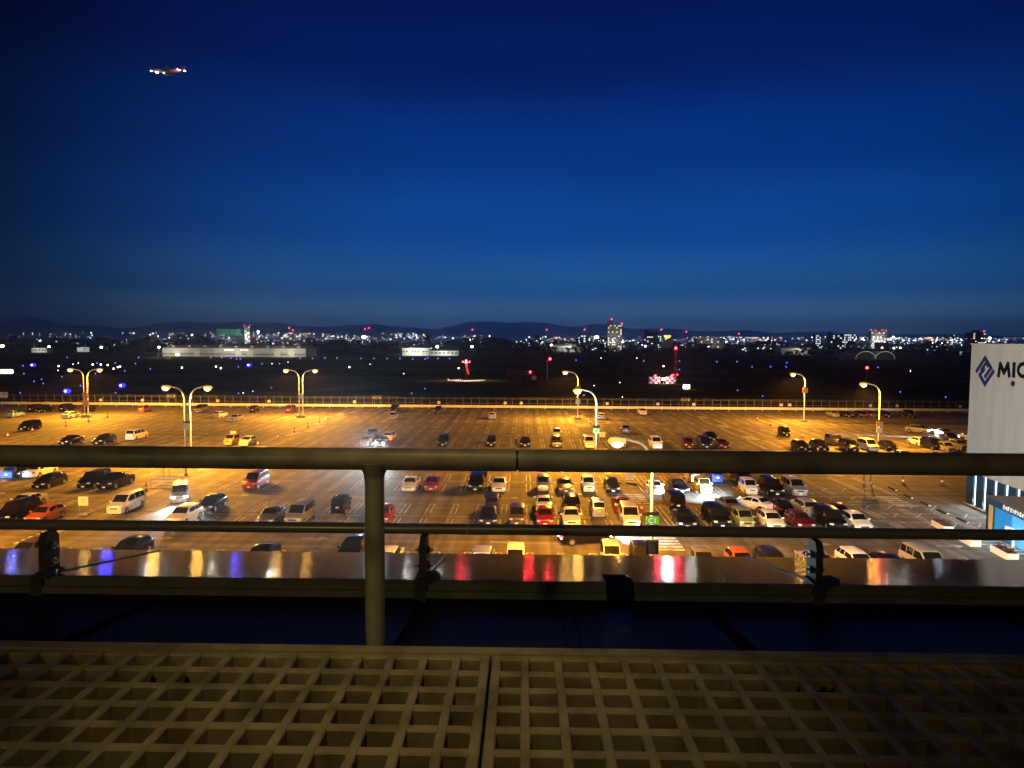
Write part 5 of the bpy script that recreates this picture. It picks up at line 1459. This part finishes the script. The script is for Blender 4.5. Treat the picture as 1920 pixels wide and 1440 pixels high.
# ------------------------------------------------------------------ the terrace in the foreground
M_grate = noisy(mat('grating_grp', (.34, .30, .20), .6, spec=.12), c1=(.17, .14, .075), c2=(.37, .31, .18), nscale=9, detail=10, lo=.28, hi=.6, bump=.2, bscale=180, world=True)
M_rail = noisy(mat('rail_paint', (.22, .20, .15), .42), c1=(.15, .13, .09), c2=(.29, .255, .175), nscale=7, detail=10, lo=.3, hi=.55, bump=.12, bscale=90, world=True)
M_pipe = mat('lower_pipe_steel', (.42, .37, .27), .30, .3)
DZ = 17.03; PITCH = .1; GY1 = 2.12; NC = 12; SEAM = -.097
def grating(x0, n, label):
    root = thing('floor_grating', label, 'grating', (x0, GY1, DZ), 0, 'moulded gratings of the walkway')
    depth = .060
    def bar(Lx, Ly, tw, bw):   # tapered moulded rib
        m = MB()
        along_x = Lx > Ly
        t, b = tw / 2, bw / 2
        if along_x:
            v = [(0, -b, -depth), (Lx, -b, -depth), (Lx, b, -depth), (0, b, -depth), (0, -t, -.004), (Lx, -t, -.004), (Lx, t, -.004), (0, t, -.004), (0, -t * .72, 0), (Lx, -t * .72, 0), (Lx, t * .72, 0), (0, t * .72, 0)]
        else:
            v = [(-b, 0, -depth), (b, 0, -depth), (b, Ly, -depth), (-b, Ly, -depth), (-t, 0, -.004), (t, 0, -.004), (t, Ly, -.004), (-t, Ly, -.004), (-t * .72, 0, 0), (t * .72, 0, 0), (t * .72, Ly, 0), (-t * .72, Ly, 0)]
        m.v = v
        for k in (0, 4):
            for j in range(4):
                a = k + j; c = k + (j + 1) % 4
                m.f.append((a, c, c + 4, a + 4)); m.mi.append(0)
        m.f.append((8, 9, 10, 11)); m.mi.append(0)
        m.f.append((3, 2, 1, 0)); m.mi.append(0)
        return m
    lm = bar(.0, NC * PITCH, .026, .028).mesh('long_rib', M_grate)
    em = bar(.0, NC * PITCH, .028, .028).mesh('edge_rib', M_grate)
    xm = bar(n * PITCH, 0, .030, .031).mesh('cross_rib', M_grate)
    for k in range(n + 1):
        x = k * PITCH
        if k == 0: link('edge_rib', em, root, (.014, -NC * PITCH, 0))
        elif k == n: link('edge_rib', em, root, (n * PITCH - .014, -NC * PITCH, 0))
        else: link('long_rib', lm, root, (x, -NC * PITCH, 0))
    for k in range(NC):
        link('cross_rib', xm, root, (0, -k * PITCH, -.0025))
    return root
grating(SEAM - 18 * PITCH - .004, 18, 'left floor grating of square cells in the foreground')
grating(SEAM + .004, 18, 'right floor grating of square cells in the foreground')
q = MB(); q.box((0, GY1 + .038, DZ - .0355), (6.0, .046, .075)); tag(q.obj('edge_beam', M_grate), 'plain edge strip along the front of the floor gratings', 'edge beam')
M_clip = mat('clip_dark', (.008, .007, .006), .9, spec=.05)
for (px, py, lab) in ((314, 1270, 'left pair of dark clip feet sunk in the grating'), (1545, 1294, 'right pair of dark clip feet sunk in the grating')):
    P = at(px, py, DZ - .03)
    root = thing('grating_clip', lab, 'clip', (P.x, P.y, DZ - .035))
    for sg in (-1, 1):
        q = MB(); q.ball((sg * .05, 0, 0), .026, 10, 6, sc=(1.1, .9, .9)); q.obj('foot', M_clip, root, smooth=60)
    q = MB(); q.box((0, 0, -.006), (.06, .014, .012)); q.obj('bridge', M_clip, root)
    q = MB(); q.tube([(0, 0, -.01), (0, 0, .012)], .008, 8); q.obj('bolt', M_clip, root)

# handrail
RY = 2.30; RZ = atY(960, 863, RY).z; RR = .0362
root = thing('handrail', 'thick round top handrail with one post across the whole view', 'railing', (0, RY, DZ))
jx = atY(970, 863, RY).x
for x0, x1, rr_ in ((-4.0, jx - .004, RR), (jx + .004, 4.0, RR * 1.015)):
    q = MB(); q.tube([(x0, 0, RZ - DZ), (x1, 0, RZ - DZ)], rr_, 28); q.obj('rail_tube', M_rail, root, smooth=50)
q = MB(); q.tube([(jx - .004, 0, RZ - DZ), (jx + .004, 0, RZ - DZ)], RR * .90, 24); q.obj('joint_sleeve', M_dark, root)
px_ = atY(703, 1050, RY).x
q = MB(); q.tube([(px_, .0, -.12), (px_, 0, RZ - DZ - RR * 1.9), (px_, 0, RZ - DZ - RR * 1.35), (px_, 0, RZ - DZ - RR * .9), (px_, 0, RZ - DZ - .01)], [.0325, .0325, .035, .043, .05], 24); q.obj('post', M_rail, root, smooth=50)

# lower pipe on brackets
PY = 3.70; PZ = atY(960, 993, PY).z
root = thing('lower_pipe', 'thin dark steel pipe running along above the ledge', 'pipe', (0, PY, PZ))
for x0, x1 in ((-6, -2.05), (-2.05, -.3), (-.3, 1.05), (1.05, 2.6), (2.6, 6)):
    q = MB(); q.tube([(x0 + .0015, 0, 0), (x1 - .0015, 0, 0)], .0285, 22); q.obj('pipe_length', M_pipe, root, smooth=50)
M_brk = mat('bracket_steel', (.10, .095, .08), .55, .0, .2); M_bolt = mat('bolt_steel', (.40, .39, .36), .35, .8)
CY0, CZ0, CY1, CZ1 = 3.60, 16.757, 4.80, 16.528
def coz(y): return CZ0 + (CZ1 - CZ0) * (y - CY0) / (CY1 - CY0)
BX = [-4.42, pX(90, 3.65, 1040), pX(795, 3.65, 1040), pX(1530, 3.65, 1040), 3.50]
BL_ = ['off the left edge', 'at the left, with two bolts facing right', 'near the handrail post, seen edge on', 'at the right, with a bolt and a clamp', 'off the right edge']
for x, lab in zip(BX, BL_):
    root = thing('pipe_bracket', 'steel plate bracket holding the lower pipe, ' + lab, 'bracket', (x, 3.66, CZ0 - .012), 0, 'brackets of the lower pipe')
    q = MB(); H_ = PZ - CZ0 + .012
    prof = [(-.058, .0), (.058, 0), (.058, H_ - .06), (.036, H_ - .026), (-.036, H_ - .026), (-.058, H_ - .06)]
    for sx2 in (-.018, .018):
        q.v += [(sx2, y, z) for y, z in prof]
    n = len(prof)
    q.f.append(tuple(reversed(range(n)))); q.f.append(tuple(range(n, 2 * n)))
    for j in range(n): q.f.append((j, (j + 1) % n, n + (j + 1) % n, n + j))
    q.mi = [0] * len(q.f)
    q.obj('plate', M_brk, root)
    for z in (H_ * .28, H_ * .60):
        q = MB(); q.tube([(-.048, 0, z), (.048, 0, z)], .0085, 8); q.tube([(.018, 0, z), (.032, 0, z)], .019, 6); q.tube([(-.032, 0, z), (-.018, 0, z)], .019, 6)
        q.obj('bolt', M_bolt, root)
    q = MB(); q.box((.005, -.02, .010), (.085, .14, .022)); q.obj('foot_plate', M_brk, root)
    q = MB(); q.box((.055, -.07, .035), (.05, .07, .03), rz=.5); q.obj('clamp', M_brk, root)
    q = MB(); q.box((-.01, -.085, -.05), (.06, .03, .11)); q.obj('hook', M_brk, root)

# parapet ledge: sloping metal cover in lengths, with a stepped lip
M_cop = noisy(mat('ledge_metal', (.12, .11, .11), .1, .0, .20), c1=(.062, .048, .036), c2=(.095, .075, .058), scale=(.5, 3, 1), nscale=5, detail=8, bump=.034, bscale=170, rough_var=(.042, .08))
M_lip = noisy(mat('lip_paint', (.24, .22, .16), .5), c1=(.19, .175, .125), c2=(.27, .25, .18), nscale=6)
NX0, NX1 = atY(1137, 1090, 3.6).x, atY(1188, 1090, 3.6).x
root = thing('parapet_ledge', 'wide dark metal ledge streaked with reflections of the lamps', 'ledge', (0, 0, 0))
edges = [-7.0, BX[0], BX[1], BX[2], BX[3], BX[4], 7.0]
for a, b in zip(edges[:-1], edges[1:]):
    segs = [(a, b)]
    ext = None
    if a < NX0 < b:
        # the notch: cover starts further back there
        ext = (NX0, NX1)
        segs = [(a, NX0), (NX1, b)]
    q = MB()
    def sheet(x0, x1, y0):
        q.quad((x0, y0, coz(y0)), (x1, y0, coz(y0)), (x1, CY1, CZ1), (x0, CY1, CZ1))
        q.quad((x0, CY1, CZ1), (x1, CY1, CZ1), (x1, CY1, CZ1 - .12), (x0, CY1, CZ1 - .12))
        q.quad((x1, y0, coz(y0) - .012), (x1, y0, coz(y0)), (x0, y0, coz(y0)), (x0, y0, coz(y0) - .012))
    g_ = .004
    sheet(a + g_, segs[0][1] - (g_ if not ext else 0), CY0)
    if ext:
        sheet(ext[0], ext[1], 3.86); sheet(ext[1], b - g_, CY0)
    q.obj('cover_sheet', M_cop, root)
    for x0, x1 in segs:
        q = MB()
        q.box(((x0 + x1) / 2, CY0 - .006, CZ0 - .026), (x1 - x0 - .006, .016, .05))
        q.box(((x0 + x1) / 2, CY0 - .018, CZ0 - .068), (x1 - x0 - .006, .04, .034))
        q.obj('lip', M_lip, root)
q = MB(); q.box((0, 3.63, CZ0 - .21), (14, .02, .24)); q.obj('back_plate', mat('ledge_back', (.03, .028, .025), .8), root)
q = MB(); q.box(((NX0 + NX1) / 2, 3.73, CZ0 - .075), (NX1 - NX0 - .004, .24, .06)); q.obj('notch_box', mat('notch_dark', (.025, .026, .03), .8, spec=.1), root)
q = MB(); q.box((0, (3.66 + CY1 - .05) / 2, (CZ1 - .13) / 2 - 4), (120, CY1 - .05 - 3.66, CZ1 - .13 + 8)); tag(q.obj('terrace_wall', M_conc), 'outer wall of the terrace building below the ledge', 'wall')
seam = MB(); seam.box((0, 0, 0), (.012, 1.20, .004))
for x in BX[1:4]:
    o = seam.obj('cover_seam', M_dark, root, loc=(x + .004, (CY0 + CY1) / 2, (CZ0 + CZ1) / 2 + .004), rot=(-math.atan2(CZ0 - CZ1, CY1 - CY0), 0, 0))

# dark roof panels between walkway and ledge, falling away to the gutter
M_rp = noisy(mat('roof_panel_coating', (.010, .011, .016), .3, spec=.025), c1=(.012, .012, .012), c2=(.026, .024, .023), nscale=4, detail=6, bump=.03, bscale=120, rough_var=(.28, .46))
M_gap = mat('gap_black', (.004, .004, .004), .9)
root = thing('roof_deck', 'dark glossy roof panels with black joints below the walkway', 'roof', (0, 3.61, 16.655), 0)
SL = math.tan(R(7)); DEP = 3.2
bnd = [-4.68, -3.27, -1.87, -.495, .917, 2.31, 3.7, 5.1]
for a, b in zip(bnd[:-1], bnd[1:]):
    mid = (a + b) / 2
    for x0, x1 in ((a + .036, mid - .032), (mid - .028, mid + .028), (mid + .032, b - .036)):
        q = MB()
        th = .02
        q.v += [(x0, 0, 0), (x1, 0, 0), (x1, -DEP, DEP * SL), (x0, -DEP, DEP * SL), (x0, 0, -th), (x1, 0, -th), (x1, -DEP, DEP * SL - th), (x0, -DEP, DEP * SL - th)]
        q.f += [(3, 2, 1, 0), (4, 5, 6, 7), (0, 1, 5, 4), (1, 2, 6, 5), (2, 3, 7, 6), (3, 0, 4, 7)]; q.mi += [0] * 6
        q.obj('roof_panel', M_rp, root)
q = MB(); q.v += [(-7, 0, -.03), (7, 0, -.03), (7, -DEP, DEP * SL - .03), (-7, -DEP, DEP * SL - .03)]; q.f.append((3, 2, 1, 0)); q.mi.append(0)
q.obj('under_deck', M_gap, root)
q = MB(); q.box((0, .012, -.02), (14, .03, .05)); q.obj('gutter_trim', mat('gutter_trim', (.05, .05, .055), .35, .4), root)

# assumed ceiling lamps behind the camera, added to light grating, rails and ledge
for (p, pw, lab, beam) in (((-2.5, -1.8, EYE + .75), 50, 'assumed ceiling lamp of the lounge behind the viewpoint, left', False), ((-.35, -.75, EYE + 1.7), 3.2, 'assumed long ceiling lamp of the lounge behind the viewpoint, right', True)):
    root = thing('assumed_ceiling_lamp', lab, 'lamp', p)
    if beam:
        q = MB(); q.box((0, 0, .04), (1.5, .5, .06)); q.obj('shade', M_rail, root)
        l_ = light('lamp_light', 'AREA', (0, 0, -.02), pw, (1.0, .75, .29), root, size=(1.4, .4), aim=(-.02, 2.45, -2.6)); l_.data.spread = R(105)
    else:
        q = MB(); q.lathe((0, 0, .02), [(.22, 0), (.22, .06), (.05, .08)], 16); q.obj('shade', M_rail, root)
        light('lamp_light', 'POINT', (0, 0, -.12), pw, (1.0, .74, .27), root, .10)
q = MB(); q.box((0, .46, EYE - .83), (12, .08, 1.0)); tag(q.obj('unseen_shade_wall', M_rail), 'added unseen wall below the lounge window, shading the near grating', 'wall')  # out-of-view wall added to shade the near grating from the left lamp
root = thing('assumed_soffit_lamp', 'assumed round downlight out of view above the walkway, added to light the grating', 'lamp', (-.42, 1.22, EYE + 1.75))  # assumed lamp out of view, added to brighten the grating tops
q = MB(); q.lathe((0, 0, 0), [(.11, 0), (.11, .12), (.06, .15)], 16); q.obj('can', M_rail, root)
light('lamp_light', 'SPOT', (0, 0, -.05), 56, (1.0, .74, .29), root, .07, (0.12, .70, -2.7), R(50), 1.0)

# ------------------------------------------------------------------ thin night haze over the plain
hz = bpy.data.materials.new('haze'); hz.use_nodes = True
hn = hz.node_tree.nodes; hn.clear()
ho = hn.new('ShaderNodeOutputMaterial'); hv = hn.new('ShaderNodeVolumePrincipled')
hv.inputs['Color'].default_value = (.9, .93, 1.0, 1); hv.inputs['Density'].default_value = 1.15e-4; hv.inputs['Anisotropy'].default_value = .80
hz.node_tree.links.new(hv.outputs[0], ho.inputs['Volume'])
q = MB(); q.box((0, 11400, 299), (34400, 23800, 601)); o = q.obj('haze', hz)
tag(o, 'thin pale night haze over the plain', kind='stuff')
